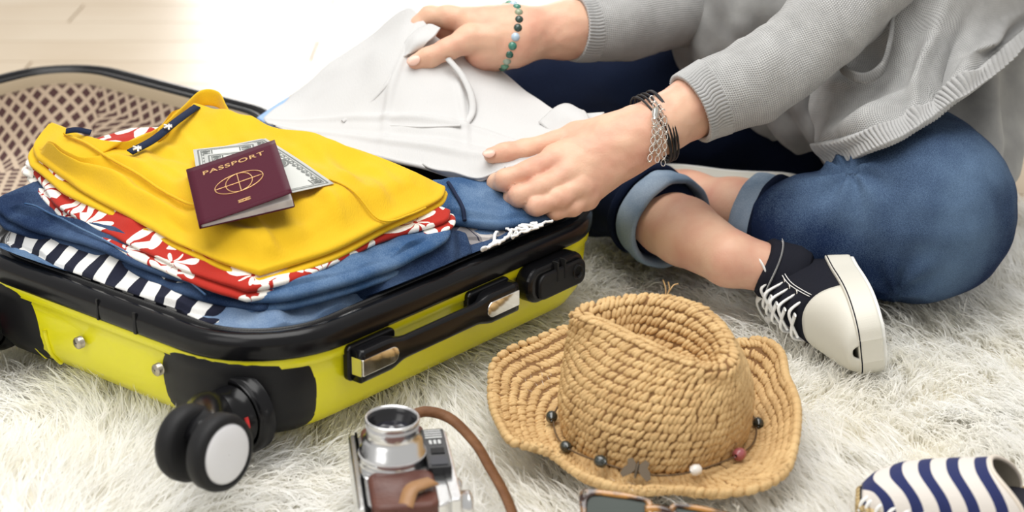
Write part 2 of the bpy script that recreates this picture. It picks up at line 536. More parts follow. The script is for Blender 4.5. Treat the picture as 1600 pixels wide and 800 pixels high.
def caster(root, mirror, head, wdir):
    """swivel wheel: barrel standing out of the wheel end, fork and two wheels"""
    W = SUIT_W
    fx = (lambda a: np.array([a[0], W - a[1], a[2]])) if mirror else (lambda a: np.array(a, float))
    mb = MB(); wall_patch(mb, (-.035, .030), .090, .052, 4.5, .004, .004, mirror=mirror, tilt=-.05)
    hs = fix_normals(mb.build('wheel_housing', m_blk2, root))
    # barrel: axis along -u, pivot centre
    c = fx((.012, .050, .030))
    mb = MB()
    M = basis(S(*(c + np.array([.012, 0, 0]))), S(-1, 0, 0) - S(0, 0, 0))
    lathe(mb, [(.039, 0), (.039, .010), (.036, .014), (.033, .015)], M, 40)
    hs2 = mb.build('barrel_collar', m_blk, root)
    mb = MB()
    lathe(mb, [(.030, .008), (.030, .028), (.0285, .042), (.025, .052), (.016, .058)], M, 40)
    mb.build('swivel_barrel', m_blk, root)
    mb = MB()
    th = np.linspace(-2.2, -1.2, 10)
    X = M[:3, 3] + np.outer(np.cos(th), M[:3, 0]) * .0302 + np.outer(np.sin(th), M[:3, 1]) * .0302 + M[:3, 2] * .027
    tube(mb, X, .0022, 6); mb.build('swivel_mark', m_red, root)
    # wheels
    ax = np.array(wdir, float); ax /= np.linalg.norm(ax)
    hc = np.array(head, float)
    mb = MB()
    bp = M[:3, 3] + M[:3, 2] * .046
    pts = cr([bp + np.array([0, 0, .004]), bp * .55 + hc * .45 + np.array([0, 0, .022]), hc + np.array([0, 0, .012]), hc], 12)
    tube(mb, pts, np.linspace(.025, .010, 12), 14, up=ax, R2=np.linspace(.022, .016, 12))
    mb.build('fork', m_blk, root)
    for sgn in (1, -1):
        cc = hc + ax * sgn * .0175
        Mw = basis(cc, ax * sgn)
        mb = MB(); lathe(mb, [(.010, -.009), (.030, -.009), (.034, -.005), (.0345, .004), (.033, .009), (.029, .011), (.027, .0105), (.0262, .008)], Mw, 48)
        wh = mb.build('wheel', m_rub, root)
        mb = MB(); lathe(mb, [(.0265, .006), (.0265, .0102), (.0235, .0116), (.012, .0122), (.0004, .0122)], Mw, 48)
        mb.build('wheel_cap', m_grey, wh)
caster(suit, False, D(319, 699, 1.655), (.80, -.58, .05))
caster(suit, True, D(-72, 548, 1.965), (.75, -.60, 0))
# rivets
for p in ((122, 536), (245, 578)):
    r = ray(*p); u0 = -.003
    n = np.array([-CY, -SY, 0]); d = ((S(u0, 0, 0) - CAM) @ n) / (r @ n); c = CAM + r * d
    mb = MB(); lathe(mb, [(.0062, -.004), (.0062, .001), (.005, .0022), (.001, .0026)], basis(c, n), 20)
    mb.build('rivet', m_rivet, suit)
# embossed ribs low on the wheel end
for vv in (.325, .349, .371):
    mb = MB()
    pts = [S(-wall_off(z) - .0005, vv, z) for z in np.linspace(.045, .003, 10)]
    tube(mb, pts, .0028, 8); mb.build('emboss_rib', m_yel, suit)
def side_pt(px, py, off=0.):
    """point of the handle side wall under a pixel"""
    r = ray(px, py); n = np.array([SY, -CY, 0]); d = ((S(0, -off, 0) - CAM) @ n) / (r @ n)
    return CAM + r * d
def to_uv(p): return np.array([p[0] * CY + p[1] * SY, -p[0] * SY + p[1] * CY, p[2]])
a_, b_ = to_uv(side_pt(556, 556, .012)), to_uv(side_pt(800, 468, .012))
print('handle ends', a_, b_)
def side_M(u, z, off=0.): # local x=u, y=z, z=outwards
    M = np.eye(4); M[:3, 0] = S(1, 0, 0); M[:3, 1] = (0, 0, 1); M[:3, 2] = S(0, -1, 0); M[:3, 3] = S(u, -off, z)
    return M
def build_handle():
    u0, u1 = a_[0], b_[0]; zc = (a_[2] + b_[2]) / 2 - .004
    Lh = u1 - u0
    M = side_M(u0, zc)
    h = suit
    for x0, x1 in ((-.004, .062), (Lh - .062, Lh + .004)):
        mb = MB(); prism(mb, M, rrect(x0, x1, -.017, .020, .006, 4), -.002, .006)
        mod_bevel(mb.build('handle_mount', m_blk, suit, False), .002)
    mb = MB()
    us = np.linspace(0, Lh, 41); X = []
    for u in us:
        e = min(u, Lh - u) / Lh
        k = np.clip((e - .17) / .10, 0, 1); k = k * k * (3 - 2 * k)
        hh = .0165 - .0045 * k; cz = .001 + .0 * k; o1 = .021 - .001 * k; o0 = .003 + .008 * k
        sec = rrect(cz - hh, cz + hh, o0, o1, .0045, 4)
        X.append([(u, s[0], s[1]) for s in sec])
    X = np.array(X); n = X.shape[1]
    W_ = X.reshape(-1, 3) @ M[:3, :3].T + M[:3, 3]
    mb.add(W_, grid_faces(len(us), n, False, True) + [tuple(range(n))[::-1], tuple(range((len(us) - 1) * n, len(us) * n))])
    hd = fix_normals(mb.build('carry_handle', m_blk, suit))
    for uu0, uu1, l, r in ((-.0006, .050, .001, .0085), (Lh - .050, Lh + .0006, .0085, .001)):
        mb = MB()
        P = []
        for cx, cy, a0, rr in ((uu1 - r, .0085 - r, 0, r), (uu0 + l, .0085 - l, 90, l), (uu0 + l, -.0085 + l, 180, l), (uu1 - r, -.0085 + r, 270, r)):
            for q in range(7):
                t = math.radians(a0 + 15 * q); P.append((cx + rr * math.cos(t), cy + rr * math.sin(t) + .001))
        prism(mb, M, P, .0195, .0218)
        mod_bevel(mb.build('chrome_inlay', m_chrome, hd, False), .0008)
    mb = MB(); box(mb, M, (-.0012, -.008, .006), (.0005, .010, .020)); mb.build('chrome_end', m_chrome, hd, False)
build_handle()
def build_lock():
    c = to_uv(side_pt(862, 432, .012)); e0 = to_uv(side_pt(818, 455, .012)); e1 = to_uv(side_pt(905, 412, .012))
    hl = (e1[0] - e0[0]) / 2; print('lock', c, hl)
    M = side_M(c[0], c[2])
    mb = MB(); prism(mb, M, rrect(-hl, hl, -.019, .020, .018, 8), -.002, .020)
    lk = mod_bevel(mb.build('combination_lock', m_blk, suit, False), .005, 3)
    mb = MB(); prism(mb, M, rrect(-hl * .72, hl * .93, -.016, .012, .010, 6), .019, .024)
    mod_bevel(mb.build('lock_face', m_blk2, lk, False), .002)
    for x in (-.10, .16):
        mb = MB(); box(mb, M, (hl * x - .0012, -.001, .017), (hl * x + .0012, .0202, .0246)); mb.build('dial_slot', mat_slot, lk, False)
    mb = MB(); lathe(mb, [(.0085, 0), (.0085, .002), (.0065, .002), (.006, .0005), (.001, .0005)], basis(M[:3, 3] + M[:3, 0] * hl * .62 + M[:3, 1] * .0 + M[:3, 2] * .0235, M[:3, 2]), 24)
    mb.build('key_ring', m_blk, lk)
mat_slot = mat('slot_black', (.004, .004, .004), .8)
build_lock()
# ------------------------------------------------------------------ cloth materials
def weave_bump(m, scale=900., strength=.45, dist=.0009):
    """fine thread relief in object space"""
    tc = N(m, 'ShaderNodeTexCoord')
    n = N(m, 'ShaderNodeTexNoise'); n.inputs['Scale'].default_value = scale; n.inputs['Detail'].default_value = 2
    mp = N(m, 'ShaderNodeMapping'); mp.inputs['Rotation'].default_value = (0, 0, YAW); mp.inputs['Scale'].default_value = (1, .18, .5)
    L(m, tc.outputs['Object'], mp.inputs[0]); L(m, mp.outputs[0], n.inputs['Vector'])
    b = N(m, 'ShaderNodeBump'); b.inputs['Strength'].default_value = strength; b.inputs['Distance'].default_value = dist
    L(m, n.outputs['Fac'], b.inputs['Height']); L(m, b.outputs[0], bsdf(m).inputs['Normal'])
    return m
def denim(name, c0, c1, fade=.5, scale=16., wear=None):
    m = mat(name, c0, .9, spec=.1)
    tc = N(m, 'ShaderNodeTexCoord')
    n = N(m, 'ShaderNodeTexNoise'); n.inputs['Scale'].default_value = scale; n.inputs['Detail'].default_value = 3
    L(m, tc.outputs['Object'], n.inputs['Vector'])
    r = N(m, 'ShaderNodeMapRange'); r.inputs[1].default_value = .38; r.inputs[2].default_value = .68; r.inputs[4].default_value = fade
    L(m, n.outputs['Fac'], r.inputs[0])
    n2 = N(m, 'ShaderNodeTexNoise'); n2.inputs['Scale'].default_value = 1300; n2.inputs['Detail'].default_value = 1
    mp = N(m, 'ShaderNodeMapping'); mp.inputs['Scale'].default_value = (1, .25, 1); mp.inputs['Rotation'].default_value = (0, .3, .6)
    L(m, tc.outputs['Object'], mp.inputs[0]); L(m, mp.outputs[0], n2.inputs['Vector'])
    r2 = N(m, 'ShaderNodeMapRange'); r2.inputs[1].default_value = .35; r2.inputs[2].default_value = .75; r2.inputs[3].default_value = -.12; r2.inputs[4].default_value = .22
    L(m, n2.outputs['Fac'], r2.inputs[0])
    f = mathn(m, 'ADD', r.outputs[0], r2.outputs[0])
    if wear:                   # rubbed pale patch: centre, radius, strength
        ds = N(m, 'ShaderNodeVectorMath', operation='DISTANCE'); ds.inputs[1].default_value = wear[0]; L(m, tc.outputs['Object'], ds.inputs[0])
        rw = N(m, 'ShaderNodeMapRange', interpolation_type='SMOOTHSTEP'); rw.inputs[1].default_value = wear[1]; rw.inputs[2].default_value = wear[1] * .25; rw.inputs[3].default_value = -.12; rw.inputs[4].default_value = wear[2]; L(m, ds.outputs['Value'], rw.inputs[0])
        f = mathn(m, 'ADD', f, rw.outputs[0])
    cl = N(m, 'ShaderNodeClamp'); L(m, f, cl.inputs[0])
    L(m, mixc(m, cl.outputs[0], c0, c1), bsdf(m).inputs['Base Color'])
    b = N(m, 'ShaderNodeBump'); b.inputs['Strength'].default_value = .3; b.inputs['Distance'].default_value = .0006
    L(m, n2.outputs['Fac'], b.inputs['Height']); L(m, b.outputs[0], bsdf(m).inputs['Normal'])
    return m
m_ytee = weave_bump(mat('yellow_cotton', (.68, .415, .010), .8, spec=.15, sheen=.1, var=(14, (.73, .46, .016), .3, .7)))
m_navy = weave_bump(mat('navy_tape', (.012, .02, .05), .8, spec=.2))
m_whitethread = mat('white_thread', (.85, .85, .83), .8)
m_den_dark = denim('dark_denim', (.012, .026, .068), (.085, .14, .25), .65)
m_den_mid = denim('mid_denim', (.035, .085, .19), (.20, .30, .44), .6)
m_den_light = denim('light_denim', (.11, .18, .31), (.33, .43, .56), .6)
m_stitch = mat('pale_stitch', (.55, .52, .45), .8)
def floral_material():
    m = mat('red_floral', (.5, .03, .015), .8, spec=.2, sheen=.1)
    uv = N(m, 'ShaderNodeUVMap')
    nz = N(m, 'ShaderNodeTexNoise'); nz.inputs['Scale'].default_value = 24; L(m, uv.outputs[0], nz.inputs['Vector'])
    sc = N(m, 'ShaderNodeVectorMath', operation='SCALE'); sc.inputs['Scale'].default_value = .012
    L(m, nz.outputs['Color'], sc.inputs[0])
    ad = N(m, 'ShaderNodeVectorMath', operation='ADD'); L(m, uv.outputs[0], ad.inputs[0]); L(m, sc.outputs[0], ad.inputs[1])
    total = None
    for off, S_, nsl in ((0., 13., 8.), (.37, 15., 7.)):
        v = N(m, 'ShaderNodeTexVoronoi', voronoi_dimensions='2D', feature='F1'); v.inputs['Scale'].default_value = S_; v.inputs['Randomness'].default_value = .75
        o2 = N(m, 'ShaderNodeVectorMath', operation='ADD'); o2.inputs[1].default_value = (off, off * .7, 0); L(m, ad.outputs[0], o2.inputs[0])
        L(m, o2.outputs[0], v.inputs['Vector'])
        d = N(m, 'ShaderNodeVectorMath', operation='SUBTRACT'); L(m, o2.outputs[0], d.inputs[0]); L(m, v.outputs['Position'], d.inputs[1])
        s = N(m, 'ShaderNodeSeparateXYZ'); L(m, d.outputs[0], s.inputs[0])
        cs = N(m, 'ShaderNodeSeparateColor'); L(m, v.outputs['Color'], cs.inputs[0])
        ang0 = mathn(m, 'MULTIPLY', cs.outputs[0], 6.283)
        th = mathn(m, 'ADD', mathn(m, 'ARCTAN2', s.outputs[1], s.outputs[0]), ang0)
        r = mathn(m, 'MULTIPLY', v.outputs['Distance'], 1.0)
        # fan of leaflets: half turn wide, slits between the leaflets
        fan = mathn(m, 'COSINE', mathn(m, 'MULTIPLY', th, .5))
        fan = mathn(m, 'ABSOLUTE', fan)
        slit = mathn(m, 'SINE', mathn(m, 'ADD', mathn(m, 'MULTIPLY', th, nsl), mathn(m, 'MULTIPLY', r, 3.)))
        lim = mathn(m, 'ADD', mathn(m, 'MULTIPLY', fan, .46), mathn(m, 'MULTIPLY', slit, .15))
        in1 = mathn(m, 'LESS_THAN', r, lim)
        in2 = mathn(m, 'GREATER_THAN', mathn(m, 'ADD', slit, mathn(m, 'MULTIPLY', r, -1.2)), -1.02)
        in3 = mathn(m, 'GREATER_THAN', r, .03)
        f = mathn(m, 'MULTIPLY', mathn(m, 'MULTIPLY', in1, in2), in3)
        total = f if total is None else mathn(m, 'MAXIMUM', total, f)
    L(m, mixc(m, total, (.42, .022, .012), (.86, .83, .76)), bsdf(m).inputs['Base Color'])
    return weave_bump(m)
m_floral = floral_material()
def stripe_material(name, c0, c1, freq, axis=0, duty=0., wob=.0, rough=.85):
    m = mat(name, c0, rough, spec=.2, sheen=.1)
    uv = N(m, 'ShaderNodeUVMap'); s = N(m, 'ShaderNodeSeparateXYZ'); L(m, uv.outputs[0], s.inputs[0])
    x = s.outputs[axis]
    if wob:
        nz = N(m, 'ShaderNodeTexNoise'); nz.inputs['Scale'].default_value = 16; L(m, uv.outputs[0], nz.inputs['Vector'])
        x = mathn(m, 'ADD', x, mathn(m, 'MULTIPLY', nz.outputs['Fac'], wob))
    f = mathn(m, 'GREATER_THAN', mathn(m, 'SINE', mathn(m, 'MULTIPLY', x, freq * 6.2832)), duty)
    L(m, mixc(m, f, c0, c1), bsdf(m).inputs['Base Color'])
    return weave_bump(m)
m_stripe = stripe_material('navy_white_stripe', (.010, .012, .028), (.80, .79, .76), 31., 1, -.05, .03)
def plaid_material():
    m = mat('plaid_cotton', (.6, .58, .56), .85, spec=.2)
    uv = N(m, 'ShaderNodeUVMap'); s = N(m, 'ShaderNodeSeparateXYZ'); L(m, uv.outputs[0], s.inputs[0])
    f = None
    for o, fr, du, am in ((0, 22., .55, .55), (1, 22., .5, .55), (0, 66., .8, .5), (1, 66., .85, .4)):
        a = mathn(m, 'MULTIPLY', mathn(m, 'GREATER_THAN', mathn(m, 'SINE', mathn(m, 'MULTIPLY', s.outputs[o], fr * 6.28)), du), am)
        f = a if f is None else mathn(m, 'MAXIMUM', f, a) if am < .5 else mathn(m, 'ADD', f, a)
    cl = N(m, 'ShaderNodeClamp'); L(m, f, cl.inputs[0])
    L(m, mixc(m, cl.outputs[0], (.60, .56, .53), (.05, .05, .08)), bsdf(m).inputs['Base Color'])
    return weave_bump(m)
m_plaid = plaid_material()
m_darkcloth = mat('dark_cloth', (.02, .024, .035), .9)
m_white = weave_bump(mat('white_linen', (.59, .588, .582), .85, spec=.15, sheen=.1), 700, .3)

# ------------------------------------------------------------------ folded garments
def coons(sides, nu, nv):
    """four boundary curves: near (u), right (v), far (u), left (v); near/far run left->right, left/right run near->far"""
    near, right, far, left = [np.asarray(s, float) for s in sides]
    n_ = cr(near, nu); f_ = cr(far, nu); l_ = cr(left, nv); r_ = cr(right, nv)
    U = np.linspace(0, 1, nu)[:, None, None]; V = np.linspace(0, 1, nv)[None, :, None]
    A = (1 - V) * n_[:, None] + V * f_[:, None]
    B = (1 - U) * l_[None] + U * r_[None]
    C_ = (1 - U) * (1 - V) * n_[0] + U * (1 - V) * n_[-1] + (1 - U) * V * f_[0] + U * V * f_[-1]
    return A + B - C_
def PZ(l): return [G(*p) for p in l]
def keep_in(A, m_=.021):
    """what lies below the rim top stays inside the rim"""
    A = np.array(A, float)
    uu = A[:, 0] * CY + A[:, 1] * SY; vv = -A[:, 0] * SY + A[:, 1] * CY
    r0 = .085; hu, hv = SUIT_L / 2, SUIT_W / 2
    qx = np.abs(uu - hu) - (hu - m_ - r0); qy = np.abs(vv - hv) - (hv - m_ - r0)
    sd = np.hypot(np.maximum(qx, 0), np.maximum(qy, 0)) + np.minimum(np.maximum(qx, qy), 0) - r0
    both = (qx > 0) & (qy > 0)
    gx = np.where(both, qx, (qx > qy) * 1.) * np.sign(uu - hu); gy = np.where(both, qy, (qx <= qy) * 1.) * np.sign(vv - hv)
    gl = np.maximum(np.hypot(gx, gy), 1e-9); gx, gy = gx / gl, gy / gl
    over = np.maximum(sd - np.clip((A[:, 2] - .110) * 2.0, -.008, .2), 0)
    uu = uu - gx * over; vv = vv - gy * over
    A[:, 0] = uu * CY - vv * SY; A[:, 1] = uu * SY + vv * CY
    return A
def slab(name, sides, layers, m, label, cat, crown=.004, wr=(.0025, 28.), seed=1, nu=90, nv=80, extra=None, group=None, uvscale=1., swell=None):
    """folded cloth: top surface over four edge curves, rounded fold edges of its layers down the side"""
    X = coons([PZ(s) for s in sides], nu, nv)
    u = np.linspace(0, 1, nu)[:, None]; v = np.linspace(0, 1, nv)[None, :]
    ed = np.minimum(np.minimum(u, 1 - u), np.minimum(v, 1 - v))
    fade = np.clip(ed / .10, 0, 1); fade = fade * fade * (3 - 2 * fade)
    X[..., 2] += crown * fade
    d1 = noise(X * np.array([1, 1, .3]), wr[1], seed, 2) * wr[0]
    X[..., 2] += d1 * (.25 + .75 * fade)
    if extra is not None: X = extra(X, u, v, fade)
    idx = np.arange(nu * nv).reshape(nu, nv)
    loop = np.concatenate([idx[:, 0], idx[-1, 1:], idx[::-1, -1][1:], idx[0, ::-1][1:-1]])
    B = X.reshape(-1, 3)[loop]
    # outward horizontal normals of the edge loop
    k = len(B)
    T = np.roll(B, -3, 0) - np.roll(B, 3, 0); n = np.stack([T[:, 1], -T[:, 0], np.zeros(k)], -1)
    n /= np.maximum(np.linalg.norm(n, axis=1, keepdims=True), 1e-9)
    V = [X.reshape(-1, 3)]; Fc = [(f[0], f[1], f[2], f[3]) for f in grid_faces(nu, nv)]
    U2 = [np.stack([X[..., 0] * CY + X[..., 1] * SY, -X[..., 0] * SY + X[..., 1] * CY], -1).reshape(-1, 2) * uvscale]
    prev = loop; base = nu * nv; cur = B.copy(); zz = 0.
    Lc = np.concatenate([[0], np.cumsum(np.linalg.norm(np.diff(B, axis=0), axis=1))])
    run = 0.
    for li, (t, out) in enumerate(layers):
        ph = noise(B, 9., seed + 31 * li, 2)
        th = t * (1 + .35 * noise(B, 12., seed + 7 * li))
        oo = out + .006 * ph
        for a in np.linspace(0, 1, 7)[(1 if li else 1):]:
            r = B + n * (oo * min(1, a * 3 if li == 0 else 1) + np.sin(a * np.pi) * th * .55 - (1 - np.sin(a * np.pi)) * .0035 * (1 if li or a > .5 else 0))[:, None]
            r[:, 2] = B[:, 2] - zz - th * (1 - np.cos(a * np.pi)) / 2
            V.append(r); run += t / 6
            new = np.arange(base, base + k); base += k
            for i in range(k):
                j = (i + 1) % k; Fc.append((prev[j], prev[i], new[i], new[j]))
            U2.append((np.stack([r[:, 0] * CY + r[:, 1] * SY, -r[:, 0] * SY + r[:, 1] * CY], -1) + n[:, :2] * 0 + np.stack([n[:, 0] * CY + n[:, 1] * SY, -n[:, 0] * SY + n[:, 1] * CY], -1) * run) * uvscale)
            prev = new
        zz = zz + th
    Fc.append(tuple(prev))
    A = np.concatenate(V)
    A = keep_in(A)
    o = mk(name, A, Fc, m, None, True, np.concatenate(U2))
    fix_normals(o)
    return tag(o, label, cat, group)

# lining-level garments that fill the case
def to_px(u, v, z):
    p = S(u, v, z); d = p - CAM; k = d @ FW
    return (800 + FPX * (d @ RT) / k, 400 - FPX * (d @ UP) / k, z)
fill = slab('folded_trousers', [
    [to_px(.07, .07, .080), to_px(.27, .055, .080), to_px(.47, .07, .082)], [to_px(.47, .07, .082), to_px(.50, .24, .085), to_px(.47, .41, .085)],
    [to_px(.07, .41, .085), to_px(.27, .425, .085), to_px(.47, .41, .085)], [to_px(.07, .07, .080), to_px(.055, .24, .083), to_px(.07, .41, .085)]],
    [(.03, .002), (.03, -.005)], m_darkcloth, 'dark folded trousers lowest in the suitcase beneath the denim', 'trousers', crown=.01, seed=4)

# light blue shirt cloth showing at the near corner of the rim
slab('chambray_shirt', [
    [(285, 498, .098), (400, 528, .096), (560, 478, .100)], [(560, 478, .100), (570, 462, .104)],
    [(300, 470, .112), (420, 470, .114), (570, 462, .104)], [(285, 498, .098), (292, 482, .108)]],
    [(.016, .002), (.012, -.004)], m_den_light, 'crumpled light blue chambray shirt at the near corner of the suitcase', 'shirt', crown=.004, wr=(.006, 34.), seed=12)
slab('pale_denim_jacket', [
    [(-30, 398, .105), (20, 425, .104), (75, 445, .102)], [(75, 445, .102), (80, 420, .115)],
    [(-20, 372, .118), (30, 385, .122), (80, 420, .115)], [(-30, 398, .105), (-28, 384, .113)]],
    [(.010, .001), (.010, -.002)], m_den_mid, 'pale denim piece tucked at the far left below the striped top', 'jacket', crown=.004, wr=(.004, 40.), seed=15)
# navy and white striped top on the wheel side
slab('striped_top', [
    [(18, 378, .112), (120, 430, .110), (240, 472, .108), (330, 496, .104), (378, 486, .106)], [(378, 486, .106), (382, 470, .114), (388, 455, .122)],
    [(40, 350, .128), (150, 385, .128), (280, 430, .125), (388, 455, .122)], [(18, 378, .112), (25, 362, .122), (40, 350, .128)]],
    [(.009, .003), (.008, .006), (.008, .001)], m_stripe, 'navy and white striped top folded along the wheel side', 'top', crown=.004, wr=(.004, 30.), seed=21)
# dark jeans below the red shirt
def ridge(c, w, h, slope=0.):
    def f(X, u, v, fade):
        X[..., 2] += h * np.exp(-((v - c - slope * (u - .5)) / w) ** 2) * np.clip(fade * 2, 0, 1)
        return X
    return f
def multi(*fs):
    def f(X, u, v, fade):
        for g in fs: X = g(X, u, v, fade)
        return X
    return f
jd = slab('dark_jeans', [
    [(16, 330, .142), (110, 358, .141), (230, 402, .137), (330, 436, .133), (406, 454, .130)], [(406, 454, .130), (430, 440, .126), (470, 400, .128)],
    [(62, 284, .150), (200, 315, .132), (350, 375, .128), (470, 400, .124)], [(16, 330, .142), (2, 308, .148), (62, 284, .150)]],
    [(.010, .002), (.010, .005)], m_den_dark, 'dark blue jeans folded under the red patterned shirt', 'jeans', crown=.004, wr=(.007, 24.), seed=33,
    extra=multi(ridge(.20, .07, .006, .1)))
# mid blue jeans, folded end facing the handle side
slab('faded_jeans', [
    [(394, 456, .129), (470, 446, .133), (590, 412, .138), (660, 380, .142)], [(660, 380, .142), (684, 360, .146), (684, 340, .15)],
    [(390, 436, .136), (480, 412, .142), (600, 364, .146), (684, 340, .15)], [(394, 456, .129), (386, 446, .133), (390, 436, .136)]],
    [(.012, .003), (.010, .004)], m_den_mid, 'faded blue jeans, rolled fold just below the red shirt toward the handle', 'jeans', crown=.003, wr=(.005, 22.), seed=37)
# dark denim shorts in the middle of the handle side
slab('denim_shorts', [
    [(530, 462, .104), (600, 470, .103), (660, 452, .105), (722, 425, .108)], [(722, 425, .108), (722, 395, .120), (716, 362, .134)],
    [(560, 440, .118), (620, 415, .126), (680, 380, .133), (716, 362, .134)], [(530, 462, .104), (540, 452, .112), (560, 440, .118)]],
    [(.010, .003), (.010, .001)], m_den_dark, 'small dark denim shorts between the faded jeans and the rim', 'shorts', crown=.006, wr=(.008, 26.), seed=41)
# jeans under the white shirt
jr = slab('blue_jeans', [
    [(690, 338, .138), (760, 346, .134), (830, 338, .130), (890, 326, .128)], [(890, 326, .128), (905, 312, .130), (900, 296, .132)],
    [(680, 282, .152), (760, 282, .148), (840, 290, .138), (900, 296, .132)], [(690, 338, .138), (682, 310, .148), (680, 282, .152)]],
    [(.012, .003), (.010, -.002)], m_den_mid, 'blue jeans with side seam lying under the white shirt', 'jeans', crown=.004, wr=(.007, 22.), seed=45)
slab('plaid_shirt', [
    [(705, 374, .118), (780, 377, .114), (850, 362, .112), (900, 346, .112)], [(900, 346, .112), (912, 337, .114), (905, 328, .118)],
    [(700, 350, .128), (770, 352, .124), (840, 344, .120), (905, 328, .118)], [(705, 374, .118), (698, 362, .124), (700, 350, .128)]],
    [(.010, .003), (.008, 0)], m_plaid, 'white and grey plaid shirt folded under the blue jeans', 'shirt', crown=.002, wr=(.003, 30.), seed=49)
fray = slab('frayed_shorts', [
    [(722, 412, .110), (790, 398, .113), (850, 372, .114), (900, 345, .114)], [(900, 345, .114), (908, 338, .117), (905, 332, .120)],
    [(735, 384, .120), (790, 368, .124), (850, 350, .124), (905, 332, .120)], [(722, 412, .110), (725, 398, .116), (735, 384, .120)]],
    [(.008, .002), (.008, -.002)], m_den_dark, 'dark denim shorts with frayed white hem at the lock corner', 'shorts', crown=.003, wr=(.005, 40.), seed=52)
def seam(name, pts, z, parent, m=m_stitch, r=.0012, n=40, wob=0., lift=.001):
    mb = MB()
    P = cr([G(px, py, z if not isinstance(z, (list, tuple)) else z[i]) for i, (px, py) in enumerate(pts)], n)
    if wob: P = P + noise(P, 260, 5)[:, None] * wob * np.array([.6, .6, 1]) 
    P[:, 2] += lift
    P = keep_in(P, .024)
    Q = np.array([v_.co for v_ in parent.data.vertices])
    for i in range(n):                        # lies on the cloth
        dxy = np.hypot(Q[:, 0] - P[i, 0], Q[:, 1] - P[i, 1]); near_ = dxy < .006
        if near_.any(): P[i, 2] = Q[near_, 2].max() + lift * .5
    k_ = np.ones(5) / 5; zs = np.convolve(np.pad(P[:, 2], 2, 'edge'), k_, 'valid'); P[:, 2] = zs if not wob else zs + noise(P, 200, 3) * wob * .4
    tube(mb, P, r, 6)
    return mb.build(name, m, parent)
seam('frayed_hem', [(776, 362), (772, 378), (786, 398), (800, 405), (815, 388), (845, 375), (870, 364)], [.128, .124, .121, .119, .121, .122, .124], fray, m_whitethread, .0018, 160, .004, .004)
seam('frayed_hem', [(790, 362), (815, 372), (850, 368), (876, 352)], [.128, .128, .128, .130], fray, m_whitethread, .0013, 120, .004, .003)
seam('side_seam', [(726, 338), (722, 320), (712, 298), (700, 282)], [.142, .150, .157, .160], jr, m_navy, .0022, 30)
# seam of the dark jeans
seam('stitched_seam', [(40, 330), (120, 362), (230, 404), (320, 436)], [.14, .14, .14, .14], jd, m_den_mid, .0011)

# red shirt with white leaves
red = slab('floral_shirt', [
    [(60, 262, .160), (110, 316, .154), (190, 364, .149), (290, 411, .143), (387, 443, .139)],
    [(387, 443, .139), (470, 420, .144), (600, 366, .150), (688, 344, .153), (700, 328, .157)],
    [(205, 200, .184), (380, 200, .186), (560, 275, .172), (700, 328, .157)],
    [(60, 262, .160), (56, 246, .170), (120, 225, .176), (205, 200, .184)]],
    [(.008, .003), (.008, .007)], m_floral, 'red shirt printed with white leaves folded beneath the yellow shirt', 'shirt', crown=.004, wr=(.004, 26.), seed=61)

# yellow shirt on top
def yel_extra(X, u, v, fade):
    # long soft folds parallel to the wheel-side edge, the placket edge, drape towards the right end
    sm = lambda x: 1 / (1 + np.exp(-x))
    e = np.clip(fade * 1.8, 0, 1)
    X[..., 2] += .0060 * np.exp(-((v - .085 - .02 * u) / .035) ** 2) * (1 - .55 * u) * e
    X[..., 2] -= .0040 * np.exp(-((v - .150 - .02 * u) / .022) ** 2) * (1 - .7 * u) * e
    X[..., 2] += .0055 * np.exp(-((v - .215 - .06 * u) / .038) ** 2) * (1 - .75 * u) * e
    X[..., 2] += .0038 * sm((.36 + .10 * u - v) / .008) * sm((.62 - u) / .06) * e
    X[..., 2] += .0040 * np.exp(-((u - .80 - .1 * np.sin(v * 5)) / .05) ** 2) * np.sin(v * 9) ** 2 * e
    rot = np.stack([X[..., 0] * .9 + X[..., 1] * .45, (X[..., 1] * .9 - X[..., 0] * .45) * .3, X[..., 2] * 0], -1)
    w = noise(rot, 42., 77, 2)
    X[..., 2] += .0050 * w * e * (1.15 - v * .5)
    X[..., 2] -= .0055 * np.abs(noise(rot, 26., 79, 1)) * e
    return X
yel = slab('yellow_shirt', [
    [(62, 240, .178), (120, 282, .172), (215, 335, .164), (320, 388, .157), (405, 420, .150)],
    [(405, 420, .150), (500, 388, .158), (600, 342, .165), (675, 310, .168), (690, 290, .172)],
    [(80, 192, .196), (205, 234, .197), (300, 168, .207), (360, 185, .205), (480, 212, .200), (600, 248, .190), (690, 290, .172)],
    [(62, 240, .178), (58, 222, .184), (80, 192, .196)]],
    [(.008, .002), (.007, .005)], m_ytee, 'mustard yellow shirt with navy neck tape folded on top of the pile', 'shirt', crown=.014, wr=(.0030, 20.), seed=71, nu=150, nv=110, extra=yel_extra)
def ribbon(name, pts, w, m, parent, up, th=.0008, n=60):
    P = cr(np.asarray(pts), n); T = frames(P)
    upv = np.asarray(up, float); side = np.cross(T, upv); side /= np.linalg.norm(side, axis=1, keepdims=True)
    w = np.broadcast_to(np.asarray(w, float), (n,)) if np.ndim(w) == 0 else cr(np.asarray(w)[:, None], n)[:, 0]
    X = np.stack([P - side * w[:, None] / 2, P, P + side * w[:, None] / 2], 1)
    return gridmesh(name, X, m, parent, th, off=0)
